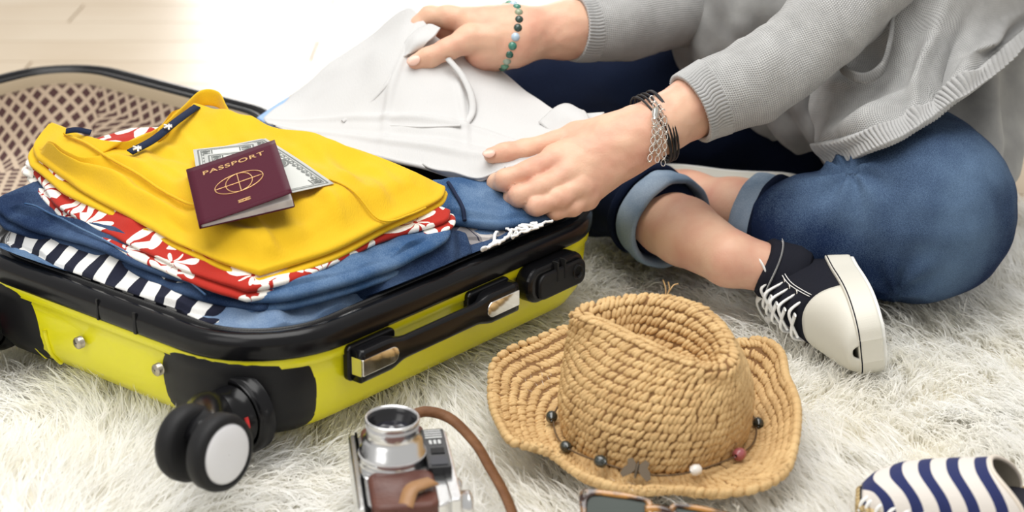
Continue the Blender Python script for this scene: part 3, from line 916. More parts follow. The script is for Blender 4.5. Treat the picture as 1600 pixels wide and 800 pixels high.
# collar loop standing up at the back and neck tape inside
col_pts = [G(78, 192, .199), G(110, 207, .203), G(160, 222, .203), G(205, 234, .203), G(245, 205, .208), G(285, 170, .216), G(312, 148, .222), G(340, 150, .222), G(352, 168, .217), G(366, 190, .211)]
def collar():
    P = cr(np.array(col_pts)[4:], 60)
    hh = np.interp(np.linspace(0, 1, 60), [0, .3, .5, .7, 1], [.002, .008, .014, .012, .003])
    X = np.stack([P + np.array([0, 0, -.014]), P + np.array([0, 0.002, -.006]), P + np.array([0, .004, .0])], 1)
    X[:, 2, 2] += hh * .35; X[:, 1, 2] += hh * .1
    o = gridmesh('collar', X, m_ytee, yel, .0022, off=0); mod_sub(o, 1)
collar()
ribbon('neck_tape', [G(203, 238, .2015), G(240, 218, .2055), G(275, 190, .2125), G(308, 166, .2165)], .0085, m_navy, yel, (.1, -.55, .8), .0012)
ribbon('neck_tape', [G(103, 205, .203), G(120, 203, .206), G(142, 207, .205)], .006, m_navy, yel, (0, -.8, .6), .001)
for px, py, z in ((216, 231, .206), (264, 197, .213)):
    mb = MB()
    for a in (.5, -.4, 1.6):
        c = G(px, py, z + .001); dv = np.array([math.cos(a), math.sin(a) * .5, math.sin(a) * .5]) * .006
        tube(mb, [c - dv, c + dv * .6], .0011, 5)
    mb.build('thread_tack', m_whitethread, yel)
# hem seam line of a pocket on the yellow shirt
seam('seam', [(515, 277), (560, 295), (600, 309), (640, 308), (665, 308)], [.198, .1945, .190, .184, .178], yel, m_ytee, .0011, 40, 0, .0015)
seam('seam', [(100, 203), (170, 240), (250, 280), (310, 315)], [.201, .200, .193, .187], yel, m_ytee, .0016, 40, 0, .0012)

# ------------------------------------------------------------------ passport and banknotes
def quad_frame(a, b, c):
    """a: corner, b: along x, c: along y -> matrix with unit axes and sizes"""
    a, b, c = [np.asarray(p, float) for p in (a, b, c)]
    x = b - a; w = np.linalg.norm(x); x /= w
    y = c - a; y = y - x * (y @ x); h = np.linalg.norm(y); y /= h
    M = np.eye(4); M[:3, 0] = x; M[:3, 1] = y; M[:3, 2] = np.cross(x, y); M[:3, 3] = a
    return M, w, h
m_pass = mat('burgundy_cover', (.065, .005, .017), .55, spec=.15, bump=(900, .1))
m_gold = mat('gold_print', (.80, .48, .20), .35, metal=.6)
m_page = mat('page_paper', (.84, .80, .76), .8, var=(60, (.70, .62, .62), .4, .7))
YV = np.array([v.co for v in yel.data.vertices])
def rest(M, x0, x1, y0, y1):
    """how far the rectangle must be raised along its normal to lie on the yellow shirt"""
    Q = (YV - M[:3, 3]) @ M[:3, :3]
    k = (Q[:, 0] > x0) & (Q[:, 0] < x1) & (Q[:, 1] > y0) & (Q[:, 1] < y1) & (np.abs(Q[:, 2]) < .04)
    return float(np.percentile(Q[k, 2], 97)) if k.any() else 0.
def build_passport():
    BL = G(310, 345, .1905)
    y = np.array([-.030, .120, .0158]); y /= np.linalg.norm(y); x = np.array([.088, .022, .015]); x = x - y * (x @ y); x /= np.linalg.norm(x)
    M = np.eye(4); M[:3, 0] = x; M[:3, 1] = y; M[:3, 2] = np.cross(x, y); M[:3, 3] = BL
    w = .0925; h = .126
    M[:3, 3] += M[:3, 2] * (rest(M, 0, w, 0, h) + .0024)
    root = thing('passport', 'burgundy passport with gold lettering lying on the yellow shirt', 'passport', M[:3, 3])
    mb = MB(); prism(mb, M, rrect(0, w, 0, h, .003, 3), 0, .0007); mb.build('back_cover', m_pass, root, False)
    # pages, a little open towards the lower right
    for i in range(7):
        mb = MB(); n = 12
        X = []
        for iu in range(n):
            t = iu / (n - 1)
            x = .0008 + t * (w - .002)
            for y in (.0012 - .0000 * i, h - .0012):
                lift = .0010 + .0004 * i + (.0004 + .0008 * i) * t ** 1.4 * (1 - .45 * (y / h))
                X.append((x, y, lift))
        X = np.array(X); mb.add(X @ M[:3, :3].T + M[:3, 3], grid_faces(n, 2))
        mod_solid(mb.build('page', m_page, root), .0002)
    # front cover, hinged on the left edge
    def cover(x, y, dz=0.):
        t = x / w
        z = .0042 + .0120 * t ** 1.15 * (1 - .10 * y / h) + dz
        return M[:3, :3] @ np.array([x, y, z]) + M[:3, 3]
    n = 14; X = np.array([[cover(w * i / (n - 1), h * j / (n - 1)) for j in range(n)] for i in range(n)])
    fc = gridmesh('front_cover', X, m_pass, root, .0009, off=0)
    # spine
    mb = MB(); ys = np.linspace(0, h, 6)
    prism(mb, M @ np.array([[1, 0, 0, 0], [0, 0, 1, 0], [0, -1, 0, 0], [0, 0, 0, 1.]]) if False else M, rrect(-.0008, .0016, 0, h, .0006, 2), 0, .0045); mb.build('spine', m_pass, root, False)
    # lettering and emblem, laid on the cover
    def put(o_pts, name, faces):
        V = np.array([cover(p[0], p[1], .0007 + p[2]) for p in o_pts]); return mk(name, V, faces, m_gold, fc, False)
    cu = bpy.data.curves.new('txt', 'FONT'); cu.body = 'PASSPORT'; cu.size = .0125; cu.align_x = 'CENTER'; cu.offset = .00018; cu.space_character = 1.12
    t = bpy.data.objects.new('txt', cu); COL.objects.link(t)
    bpy.context.view_layer.update()
    me = bpy.data.meshes.new_from_object(t.evaluated_get(bpy.context.evaluated_depsgraph_get()))
    bpy.data.objects.remove(t)
    vs = [(v.co.x * 1.02 + w * .50, v.co.y * .95 + h * .80, 0) for v in me.vertices]
    put(vs, 'lettering', [tuple(p.vertices) for p in me.polygons])
    bpy.data.meshes.remove(me)
    mb = MB()
    def ring(pts, r=.0005):
        P = np.array([cover(x, y, .0006) for x, y in pts]); tube(mb, P, r, 5)
    cx, cy = w * .505, h * .475; A, B_ = .0245, .0195
    tt = np.linspace(0, 2 * np.pi, 60)
    ring([(cx + A * math.cos(t), cy + B_ * math.sin(t)) for t in tt])
    ring([(cx + A * .55 * math.cos(t), cy + B_ * math.sin(t)) for t in tt])
    ring([(cx, cy + B_ * s) for s in np.linspace(-1, 1, 12)]); ring([(cx + A * s, cy) for s in np.linspace(-1, 1, 12)])
    mb.build('globe_emblem', m_gold, fc)
    mb = MB(); ex, ey = w * .51, h * .155
    for y0 in (.0022, -.0022):
        mb.add([cover(ex - .0062, ey + y0 - .0008, .0007), cover(ex + .0062, ey + y0 - .0008, .0007), cover(ex + .0062, ey + y0 + .0008, .0007), cover(ex - .0062, ey + y0 + .0008, .0007)], [(0, 1, 2, 3)])
    P = np.array([cover(ex + .0018 * math.cos(t), ey + .0018 * math.sin(t), .0006) for t in np.linspace(0, 6.28, 16)]); tube(mb, P, .0004, 5)
    for s in (-1, 1): tube(mb, np.array([cover(ex + s * .002, ey, .0006), cover(ex + s * .006, ey, .0006)]), .0004, 5)
    mb.build('chip_symbol', m_gold, fc)
    return M, w, h
passM, PW, PH = build_passport()
m_note = mat('note_paper', (.58, .59, .56), .8)
m_ink = mat('note_ink', (.10, .11, .10), .8)
m_ink2 = mat('note_ink_pale', (.17, .18, .17), .8)
def banknote(c0, c1, c2, label, ln=.156, lift_=.001):
    """c0 origin corner, c1 along the length, c2 along the width"""
    M, w, h = quad_frame(c0, c1, c2); w, h = ln, .066
    M[:3, 3] += M[:3, 2] * (rest(M, .0, w, 0, h) * .8 + lift_)
    root = thing('banknote', label, 'banknote', M[:3, 3], 'banknotes tucked under the passport')
    mb = MB(); n = 16
    bend = lambda x, y: .0012 * math.sin(x / w * 3.1)
    P3 = lambda x, y, dz=0: M[:3, :3] @ np.array([x, y, bend(x, y) + dz]) + M[:3, 3]
    X = np.array([[P3(w * i / (n - 1), h * j / 3) for j in range(4)] for i in range(n)])
    gridmesh('paper', X, m_note, root, .0003, off=0)
    def strip(mb, pts, r): 
        P = np.array([(x, y) for x, y in pts]); n = len(P)
        T = np.gradient(P, axis=0); T /= np.maximum(np.linalg.norm(T, axis=1, keepdims=True), 1e-9); nn = np.stack([-T[:, 1], T[:, 0]], -1)
        A = P - nn * r; B = P + nn * r
        V = [P3(*a, .0004) for a in A] + [P3(*b, .0004) for b in B]
        mb.add(V, [(i, i + 1, n + i + 1, n + i) for i in range(n - 1)])
    mb = MB(); e = .0045
    for q, r in ((e, .0009), (e + .003, .0004)):
        for a, b in (((q, q), (w - q, q)), ((w - q, q), (w - q, h - q)), ((w - q, h - q), (q, h - q)), ((q, h - q), (q, q))):
            strip(mb, [(a[0] + (b[0] - a[0]) * t, a[1] + (b[1] - a[1]) * t) for t in np.linspace(0, 1, 12)], r)
    # scrolls
    for k in range(14):
        x0 = .012 + (w - .024) * k / 13
        for y0 in (.011, h - .011):
            strip(mb, [(x0 + .0042 * math.cos(t) * (1 - t / 14), y0 + .0032 * math.sin(t) * (1 - t / 14)) for t in np.linspace(0, 9, 16)], .0007)
    mb.build('border_print', m_ink2, root, False)
    # numerals in the corners
    for x0, y0 in ((.014, .013), (w - .014, .013), (.014, h - .013), (w - .014, h - .013)):
        mb = MB()
        for dx in (-.004, -.001, .003):
            strip(mb, [(x0 + dx, y0 - .004), (x0 + dx, y0 + .004)], .0009)
        strip(mb, [(x0 - .006, y0 + .0055), (x0 + .006, y0 + .0055)], .0006); strip(mb, [(x0 - .006, y0 - .0055), (x0 + .006, y0 - .0055)], .0006)
        mb.build('numeral', m_ink, root, False)
    mb = MB()
    ov = [(w * .5 + .014 * math.cos(t) * 1.0, h * .5 + .020 * math.sin(t)) for t in np.linspace(0, 6.283, 30)]
    strip(mb, ov, .001)
    mb.add([P3(w * .5 + .0125 * math.cos(t), h * .5 + .018 * math.sin(t), .0005) for t in np.linspace(0, 6.2, 24)], [tuple(range(24))])
    mb.build('portrait_oval', m_ink2, root, False)
    cu = bpy.data.curves.new('txt', 'FONT'); cu.body = 'UNITED STATES OF AMERICA'; cu.size = .0072; cu.align_x = 'CENTER'
    t = bpy.data.objects.new('txt', cu); COL.objects.link(t); bpy.context.view_layer.update()
    me = bpy.data.meshes.new_from_object(t.evaluated_get(bpy.context.evaluated_depsgraph_get())); bpy.data.objects.remove(t)
    mk('lettering', [P3(v.co.x + w / 2, v.co.y + h - .0185, .0005) for v in me.vertices], [tuple(p.vertices) for p in me.polygons], m_ink, root, False)
    bpy.data.meshes.remove(me)
# two peep out above the passport, one to its right
banknote(G(301, 227, .2085), G(316, 330, .1955), G(407, 197, .2150), 'uppermost grey banknote peeping out above the top edge of the passport', .140, .0012)
banknote(G(318, 236, .2080), G(333, 335, .1950), G(414, 208, .2140), 'grey banknote in front of another above the top edge of the passport', .130, .0020)
banknote(G(522, 287, .1950), G(437, 231, .2020), G(468, 318, .1925), 'banknote showing its corner to the right of the passport', .150, .0006)
# ------------------------------------------------------------------ implicit bodies
def sd_caps(P, prims, k=.012):
    """smooth union of tapered capsules (a, b, ra, rb[, k])"""
    d = None
    for pr_ in prims:
        a, b, ra, rb = [np.asarray(q, np.float32) for q in pr_[:4]]
        kk = pr_[4] if len(pr_) > 4 else k
        ba = b - a; pa = P - a
        t = np.clip((pa @ ba) / max(float(ba @ ba), 1e-9), 0, 1)
        q = np.sqrt(((pa - t[..., None] * ba) ** 2).sum(-1)) - (ra + (rb - ra) * t)
        if d is None: d = q
        elif kk <= 0: d = np.minimum(d, q)
        else:
            h = np.clip(.5 + .5 * (d - q) / kk, 0, 1)
            d = d * (1 - h) + q * h - kk * h * (1 - h)
    return d
def surface_nets(fn, lo, hi, h):
    lo = np.asarray(lo, np.float32); n = np.ceil((np.asarray(hi) - lo) / h).astype(int) + 1
    ax = [lo[i] + h * np.arange(n[i], dtype=np.float32) for i in range(3)]
    F = np.empty(n, np.float32)
    for i in range(n[0]):
        Pg = np.stack(np.meshgrid(ax[0][i:i + 1], ax[1], ax[2], indexing='ij'), -1)
        F[i] = fn(Pg)[0]
    ins = F < 0
    cs = [F[a:n[0] - 1 + a, b:n[1] - 1 + b, c:n[2] - 1 + c] for a in (0, 1) for b in (0, 1) for c in (0, 1)]
    sg = sum((c < 0).astype(np.int8) for c in cs)
    act = (sg > 0) & (sg < 8)
    ids = -np.ones(act.shape, np.int64); cells = np.argwhere(act); ids[act] = np.arange(len(cells))
    acc = np.zeros((len(cells), 3)); cnt = np.zeros(len(cells))
    off = [(a, b, c) for a in (0, 1) for b in (0, 1) for c in (0, 1)]
    vals = np.stack([c[act] for c in cs], 1)
    for i in range(8):
        for j in range(i + 1, 8):
            if sum(x != y for x, y in zip(off[i], off[j])) != 1: continue
            a, b = vals[:, i], vals[:, j]; m_ = (a < 0) != (b < 0)
            t = np.where(m_, a / np.where(m_, a - b, 1), 0)
            p = np.asarray(off[i]) + t[:, None] * (np.asarray(off[j]) - np.asarray(off[i]))
            acc += p * m_[:, None]; cnt += m_
    V = lo + h * (cells + acc / cnt[:, None])
    Fc = []
    for axd in range(3):
        o1, o2 = [(1, 2), (2, 0), (0, 1)][axd]
        sl0 = [slice(1, n[k] - 1) for k in range(3)]; sl0[axd] = slice(0, n[axd] - 1)
        sl1 = list(sl0); sl1[axd] = slice(1, n[axd])
        A, B = ins[tuple(sl0)], ins[tuple(sl1)]
        e = np.argwhere(A != B); flip = A[tuple(e.T)]
        base = e.copy()
        for k in range(3):
            if k != axd: base[:, k] += 1
        def cid(d1, d2):
            c = base.copy(); c[:, o1] += d1; c[:, o2] += d2
            return ids[tuple(c.T)]
        q = np.stack([cid(-1, -1), cid(0, -1), cid(0, 0), cid(-1, 0)], 1)
        q[~flip] = q[~flip][:, ::-1]
        Fc.append(q)
    return V, np.concatenate(Fc)
def refine(V, fn, it=2, e=.0015):
    for _ in range(it):
        P = V.astype(np.float32); d = fn(P)
        g = np.stack([fn(P + np.eye(3, dtype=np.float32)[i] * e) - fn(P - np.eye(3, dtype=np.float32)[i] * e) for i in range(3)], -1) / (2 * e)
        ln = np.maximum((g ** 2).sum(-1, keepdims=True), 1e-4)
        V = V - g / ln * d[:, None] * .9
    return V, g / np.sqrt(ln)
def implicit(prims, h, k=.012, pad=.02, disp=None, it=2):
    pts = np.array([q[i] for q in prims for i in (0, 1)]); rr = np.array([max(q[2], q[3]) for q in prims]).max()
    fn = lambda P: sd_caps(P, prims, k)
    V, Fc = surface_nets(fn, pts.min(0) - rr - pad, pts.max(0) + rr + pad, h)
    V, n = refine(V, fn, it)
    if disp is not None: V = V + n * disp(V)[:, None]
    return V, Fc

# ------------------------------------------------------------------ person
m_skin = mat('skin', (.74, .46, .32), .46, spec=.35, sss=.10, var=(26, (.66, .33, .235), .40, .72), bump=(420, .15))
m_nail = mat('fingernail', (.80, .52, .42), .25, spec=.5)
_k = D(1450, 300, 2.06)
m_jeans = denim('blue_jeans_worn', (.008, .019, .060), (.16, .25, .38), .42, 9., (tuple(_k), .15, .30))
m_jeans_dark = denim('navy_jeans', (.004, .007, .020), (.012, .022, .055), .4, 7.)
m_cuff = denim('denim_cuff_inside', (.16, .23, .32), (.38, .46, .55), .6)
pel = D(1390, 130, 2.50)
person = thing('person', 'person in grey cardigan and rolled blue jeans sitting cross-legged behind the suitcase', 'person', (pel[0], pel[1], 0))
def dd(*p): return D(p[0], p[1], p[2])

# near hand (its thumb and forefinger pinch the white shirt)
HN = [
    (dd(1120, 142, 2.10), dd(1035, 190, 2.068), .035, .0265), (dd(1120, 150, 2.115), dd(1030, 202, 2.082), .032, .0255),
    (dd(1035, 195, 2.07), dd(960, 218, 2.062), .0265, .0245),
    (dd(1000, 205, 2.062), dd(868, 246, 2.048), .0215, .0155), (dd(1000, 212, 2.058), dd(884, 268, 2.040), .0215, .0155),
    (dd(1000, 222, 2.058), dd(900, 290, 2.040), .0205, .0145), (dd(1000, 230, 2.062), dd(914, 308, 2.046), .0190, .0128),
    (dd(930, 245, 2.066), dd(900, 285, 2.066), .018, .016),
    (dd(985, 205, 2.075), dd(900, 214, 2.077), .020, .0165)]
HN_F = [
    [(872, 250, 2.046, .0148), (825, 270, 2.030, .0122), (790, 282, 2.030, .0114), (777, 285, 2.045, .0098), (783, 287, 2.062, .0085)],
    [(890, 272, 2.038, .0145), (846, 293, 2.020, .0118), (812, 307, 2.018, .0112), (801, 310, 2.034, .0096), (807, 309, 2.050, .0085)],
    [(906, 293, 2.036, .0135), (872, 311, 2.018, .0110), (838, 322, 2.014, .0104), (826, 324, 2.030, .0090), (833, 322, 2.046, .008)],
    [(917, 310, 2.044, .0118), (895, 323, 2.030, .0095), (868, 329, 2.024, .0090), (858, 330, 2.038, .0080), (866, 328, 2.052, .0072)],
    [(905, 214, 2.076, .0165), (868, 224, 2.074, .0135), (822, 235, 2.066, .0118), (790, 240, 2.060, .0108), (768, 243, 2.056, .0085)]]
# far hand (thumb towards the camera)
HF = [
    (dd(960, 40, 2.27), dd(885, 46, 2.245), .026, .0315), (dd(885, 46, 2.245), dd(818, 54, 2.225), .0325, .0290),
    (dd(818, 52, 2.225), dd(760, 50, 2.22), .028, .026), (dd(800, 70, 2.215), dd(752, 78, 2.212), .023, .019),
    (dd(790, 40, 2.225), dd(735, 34, 2.222), .022, .017), (dd(790, 60, 2.235), dd(735, 55, 2.238), .022, .018), (dd(795, 78, 2.235), dd(755, 90, 2.232), .020, .017)]
HF_F = [
    [(735, 34, 2.222, .0160), (700, 26, 2.225, .0128), (672, 24, 2.232, .0112), (655, 40, 2.236, .010), (654, 62, 2.226, .0088)],
    [(735, 48, 2.240, .0160), (700, 42, 2.250, .0125), (676, 44, 2.256, .0115), (662, 62, 2.252, .010), (664, 80, 2.240, .009)],
    [(742, 66, 2.246, .0150), (708, 66, 2.256, .0120), (688, 74, 2.256, .0110), (680, 90, 2.246, .0095), (684, 104, 2.236, .0085)],
    [(752, 88, 2.240, .0135), (725, 90, 2.250, .0105), (706, 96, 2.248, .0098), (700, 108, 2.240, .0085), (704, 116, 2.232, .0078)],
    [(768, 62, 2.206, .0195), (732, 62, 2.200, .0160), (700, 76, 2.192, .0122), (670, 90, 2.188, .0118), (650, 97, 2.186, .0095)]]
def finger_prims(chain, k):
    out = []
    for p, q in zip(chain[:-1], chain[1:]):
        out.append((dd(*p[:3]), dd(*q[:3]), p[3], q[3], k))
    return out
def hand_mesh(palm, fingers, h=.0022):
    prs = [(*p, .016) for p in palm]
    # each finger is its own chain, blended into the palm at the knuckle only
    def fn(P):
        d = sd_caps(P, prs, .016)
        for f in fingers:
            c = finger_prims(f, .006); q = sd_caps(P, c, .006)
            root = np.asarray(dd(*f[0][:3]), np.float32)
            w = np.exp(-((P - root) ** 2).sum(-1) / (.017 ** 2))
            kk = .0010 + .012 * w
            hh = np.clip(.5 + .5 * (d - q) / kk, 0, 1)
            d = d * (1 - hh) + q * hh - kk * hh * (1 - hh)
        return d
    pts = np.array([q[i] for q in prs for i in (0, 1)] + [dd(*c[:3]) for f in fingers for c in f])
    V, Fc = surface_nets(fn, pts.min(0) - .05, pts.max(0) + .05, h)
    V, n = refine(V, fn, 2, .001)
    # soft relief of tendons and knuckle creases
    V = V + n * (noise(V, 55., 3, 2) * .0009)[:, None]
    for f in fingers[:4]:           # knuckles
        c = dd(*f[0][:3]) - FW * .012 + UP * .004
        V = V + n * (.0022 * np.exp(-((V - c) ** 2).sum(-1) / .011 ** 2))[:, None]
    return V, Fc
Vb, Fb, nb = [], [], 0
def body_add(V, Fc):
    global nb
    Vb.append(np.asarray(V)); Fb.append(np.asarray(Fc) + nb); nb += len(V)
body_add(*hand_mesh(HN, HN_F)); body_add(*hand_mesh(HF, HF_F))
# lower legs
def shoe_frame(toe, xdir, zdir, sc=1.):
    x = np.asarray(xdir, float); x /= np.linalg.norm(x); z = np.asarray(zdir, float); z = z - x * (z @ x); z /= np.linalg.norm(z)
    M = np.eye(4); M[:3, 0] = x; M[:3, 1] = np.cross(z, x); M[:3, 2] = z; M[:3, :3] *= sc; M[:3, 3] = np.asarray(toe) - x * .25 * sc
    return M
SHOE_M = shoe_frame(dd(1376, 546, 1.955), (.07, -.985, -.12), (-.975, -.09, -.18), .93)
ankle = SHOE_M[:3, :3] @ np.array([.070, .004, .050]) + SHOE_M[:3, 3]
shin = [(dd(960, 308, 2.30), dd(1070, 362, 2.165), .040, .0385), (dd(1070, 362, 2.165), dd(1140, 404, 2.105), .0385, .0305), (dd(1140, 404, 2.105), ankle, .0305, .0235)]
ank2 = [(dd(1260, 355, 2.18), dd(1150, 330, 2.245), .045, .036), (dd(1150, 330, 2.245), dd(1075, 312, 2.29), .035, .031), (dd(1075, 312, 2.29), dd(1040, 300, 2.33), .031, .03)]
body_add(*implicit(shin, .004, .008)); body_add(*implicit(ank2, .004, .02))
# hidden trunk, arms, thighs, neck and head carry the visible limbs
fac = np.array([-.72, -.69, 0]); lef = np.array([.69, -.72, 0])
chest = pel + np.array([-.07, -.07, .36])
shL = chest + lef * .16 + np.array([0, 0, .07]); shR = chest - lef * .16 + np.array([0, 0, .07])
elL = dd(1348, -32, 2.135); elR = dd(1110, -20, 2.38)
neck = chest + np.array([-.03, -.03, .15]); head = neck + np.array([-.05, -.05, .13])
trunk = [(pel + lef * .07, pel - lef * .07, .095, .095), (pel, chest, .10, .115), (chest + lef * .08, chest - lef * .08, .085, .085), (chest + lef * .1, shL, .06, .05), (chest - lef * .1, shR, .06, .05),
         (shL, elL, .042, .030), (elL, dd(1268, 62, 2.112), .028, .026), (dd(1268, 62, 2.112), dd(1110, 150, 2.105), .026, .026), (shR, elR, .042, .030), (elR, dd(940, 42, 2.26), .028, .025),
         (chest, neck + np.array([0, 0, .02]), .06, .045), (neck, head, .045, .05), (head, head + fac * .02 + np.array([0, 0, .03]), .075, .082),
         (head + fac * .045 - np.array([0, 0, .045]), head + fac * .03, .045, .06), (head + fac * .095, head + fac * .085 + np.array([0, 0, .02]), .012, .008, .008)]
body_add(*implicit(trunk, .012, .04))
bo = mk('body', np.concatenate(Vb), np.concatenate(Fb), m_skin, person)
# hair and simple face details on the head outside the frame
mb = MB(); ball(mb, head - fac * .02 + np.array([0, 0, .035]), (.092, .092, .098), None, 24, 16)
m_hair = mat('brown_hair', (.06, .03, .015), .5, bump=(80, .6))
mb.build('hair', m_hair, person)
for s in (1, -1):
    mb = MB(); ball(mb, head + fac * .078 + lef * s * .030 + np.array([0, 0, .012]), .010); mb.build('eye', m_whitethread, person)
# fingernails
def nail(c, x, z, w, l, name='fingernail'):
    M = basis(c, z, x); mb = MB()
    V, Fc = sphere_data(14, 8); V = V * np.array([l, w, .0012]); V[:, 2] -= (V[:, 1] / w) ** 2 * .0016
    mb.add(V @ M[:3, :3].T + M[:3, 3], Fc); mb.build(name, m_nail, bo)
tv = -ray(648, 95)
nail(dd(646, 94, 2.1755), dd(640, 99, 2.186) - dd(670, 88, 2.186), tv + np.array([-.15, 0, .35]), .0062, .0082)
nail(dd(764, 239, 2.0470), dd(752, 243, 2.055) - dd(790, 238, 2.060), -ray(764, 239) + np.array([0, 0, .9]), .0055, .0072)

# jeans: near leg (knee to the right), far leg and seat
def wrinkle(amp, sc, seed):
    return lambda V: noise(V * np.array([1, 1, 1.6]), sc, seed, 2) * amp
kn = dd(1425, 338, 2.125)
jl = [(dd(1195, 354, 2.195), dd(1290, 360, 2.135), .042, .058), (dd(1290, 360, 2.135), kn, .060, .084), (kn, dd(1455, 325, 2.16), .086, .088), (dd(1440, 325, 2.15), dd(1440, 215, 2.40), .086, .085)]
def jl_disp(V):
    d = wrinkle(.0025, 16., 91)(V)
    # creases that run from behind the knee
    c0 = dd(1322, 262, 2.09); c1 = dd(1405, 462, 2.06)
    for c, s in ((c0, 1.), (c1, .9)):
        r = np.linalg.norm(V - c, axis=1); a = np.arctan2((V - c) @ UP, (V - c) @ RT)
        d = d + s * .0060 * np.sin(a * 7 + r * 40) * np.exp(-(r / .055) ** 2) * np.clip(r / .02, 0, 1) - s * .006 * np.exp(-(r / .02) ** 2)
    return d
Vl, Fl = implicit(jl, .0045, .045, disp=jl_disp)
jm = MB(); jm.add(Vl, [tuple(f) for f in Fl])
jeans_near = jm.build('jeans_leg', m_jeans, person)
jr_ = [(dd(1035, 338, 2.215), dd(930, 268, 2.34), .048, .066), (dd(930, 268, 2.34), dd(862, 190, 2.42), .066, .074), (dd(862, 190, 2.42), dd(1060, 172, 2.47), .076, .084), (dd(1060, 172, 2.47), dd(1260, 160, 2.52), .086, .105), (dd(1260, 160, 2.52), dd(1420, 150, 2.54), .11, .11)]
Vr, Fr = implicit(jr_, .006, .05, disp=wrinkle(.004, 14., 55))
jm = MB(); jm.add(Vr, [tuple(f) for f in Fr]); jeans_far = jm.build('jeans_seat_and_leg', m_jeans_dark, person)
def cuff(name, a, b, r0, r1, ln, m, parent, sq=1.):
    a, b = np.asarray(a), np.asarray(b); ax = b - a; ax /= np.linalg.norm(ax)
    M = basis(a, ax, (0, 0, 1))
    prof = [(r0 - .007, .0), (r0 - .001, -.003), (r0 + .003, .002), (r0 + .004, ln * .3), (r1 + .004, ln * .7), (r1 + .003, ln), (r1, ln + .003), (r1 - .004, ln), (r1 - .006, ln * .5), (r1 - .008, .0)]
    n = 56; X = []
    for r, h in prof:
        X.append([(r * math.cos(t) * (1 + .03 * math.sin(3 * t + 1) + .012 * math.sin(11 * t)), r * math.sin(t) * sq, h + .003 * math.sin(2 * t + .6)) for t in np.linspace(0, 2 * np.pi, n, endpoint=False)])
    X = np.array(X); W_ = X.reshape(-1, 3) @ M[:3, :3].T + M[:3, 3]
    o = mk(name, W_, grid_faces(len(prof), n, False, True), m, parent); return fix_normals(o)
cf = cuff('rolled_cuff', dd(1022, 332, 2.228), dd(1200, 442, 2.060), .050, .0525, .036, m_cuff, jeans_far)
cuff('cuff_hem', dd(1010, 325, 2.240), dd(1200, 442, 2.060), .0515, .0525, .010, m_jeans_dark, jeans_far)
cuff('rolled_cuff', dd(1212, 354, 2.197), dd(1110, 332, 2.262), .0525, .0530, .028, m_cuff, jeans_near)
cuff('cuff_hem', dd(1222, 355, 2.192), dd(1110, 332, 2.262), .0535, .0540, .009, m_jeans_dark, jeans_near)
# seam along the far thigh and near knee
def on_surface(path, fn_d): return [dd(px, py, d) for px, py, d in path]
mb = MB(); tube(mb, cr(on_surface([(820, 100, 2.392), (900, 105, 2.378), (990, 118, 2.38), (1060, 140, 2.385)], None), 30), .0018, 6); mb.build('seam', m_jeans_dark, jeans_far)

# ------------------------------------------------------------------ knit cardigan and shirt
def knit(name, c0, c1, fu, fv, bs=.5):
    m = mat(name, c0, .9, spec=.15, sheen=.25)
    uv = N(m, 'ShaderNodeUVMap'); s = N(m, 'ShaderNodeSeparateXYZ'); L(m, uv.outputs[0], s.inputs[0])
    a = mathn(m, 'SINE', mathn(m, 'MULTIPLY', s.outputs[0], fu * 6.2832))
    zig = mathn(m, 'MULTIPLY', mathn(m, 'PINGPONG', mathn(m, 'MULTIPLY', s.outputs[1], fv), .5), 3.1416 * 2)
    b = mathn(m, 'SINE', mathn(m, 'ADD', mathn(m, 'MULTIPLY', s.outputs[0], fu * 6.2832), zig))
    h = mathn(m, 'MULTIPLY', mathn(m, 'ADD', b, 1.), .5)
    c = mathn(m, 'SINE', mathn(m, 'MULTIPLY', s.outputs[1], fv * 6.2832))
    h2 = mathn(m, 'ADD', mathn(m, 'MULTIPLY', h, .6), mathn(m, 'MULTIPLY', mathn(m, 'ADD', c, 1.), .2))
    nz = N(m, 'ShaderNodeTexNoise'); nz.inputs['Scale'].default_value = 60; tc = N(m, 'ShaderNodeTexCoord'); L(m, tc.outputs['Object'], nz.inputs['Vector'])
    f = mathn(m, 'MULTIPLY', h2, mathn(m, 'ADD', nz.outputs['Fac'], .5))
    L(m, mixc(m, f, c0, c1), bsdf(m).inputs['Base Color'])
    bp = N(m, 'ShaderNodeBump'); bp.inputs['Strength'].default_value = bs; bp.inputs['Distance'].default_value = .0012
    L(m, h2, bp.inputs['Height']); L(m, bp.outputs[0], bsdf(m).inputs['Normal'])
    return m
m_knit = knit('grey_knit', (.24, .24, .237), (.64, .64, .63), 400., 400., .8)
m_rib = mat('grey_rib_knit', (.44, .44, .435), .9, spec=.15, sheen=.25, bump=(700, .4))
m_tee = weave_bump(mat('grey_jersey', (.27, .27, .265), .85, spec=.2, sheen=.2, var=(30, (.34, .34, .33), .35, .65)), 800, .3)
card = None
def uvlen(X):
    """arc-length coordinates of a grid in metres"""
    a = np.concatenate([np.zeros((1, X.shape[1])), np.cumsum(np.linalg.norm(np.diff(X, axis=0), axis=2), 0)], 0)
    b = np.concatenate([np.zeros((X.shape[0], 1)), np.cumsum(np.linalg.norm(np.diff(X, axis=1), axis=2), 1)], 1)
    return np.stack([a, b], -1)
def clothgrid(name, X, m, parent, solid=.003, cv=False, off=0):
    if cv: X = np.concatenate([X, X[:, :1]], 1)
    nu, nv = X.shape[:2]
    o = mk(name, X.reshape(-1, 3), grid_faces(nu, nv), m, parent, True, uvlen(X).reshape(-1, 2))
    if solid: mod_solid(o, solid, off)
    return o
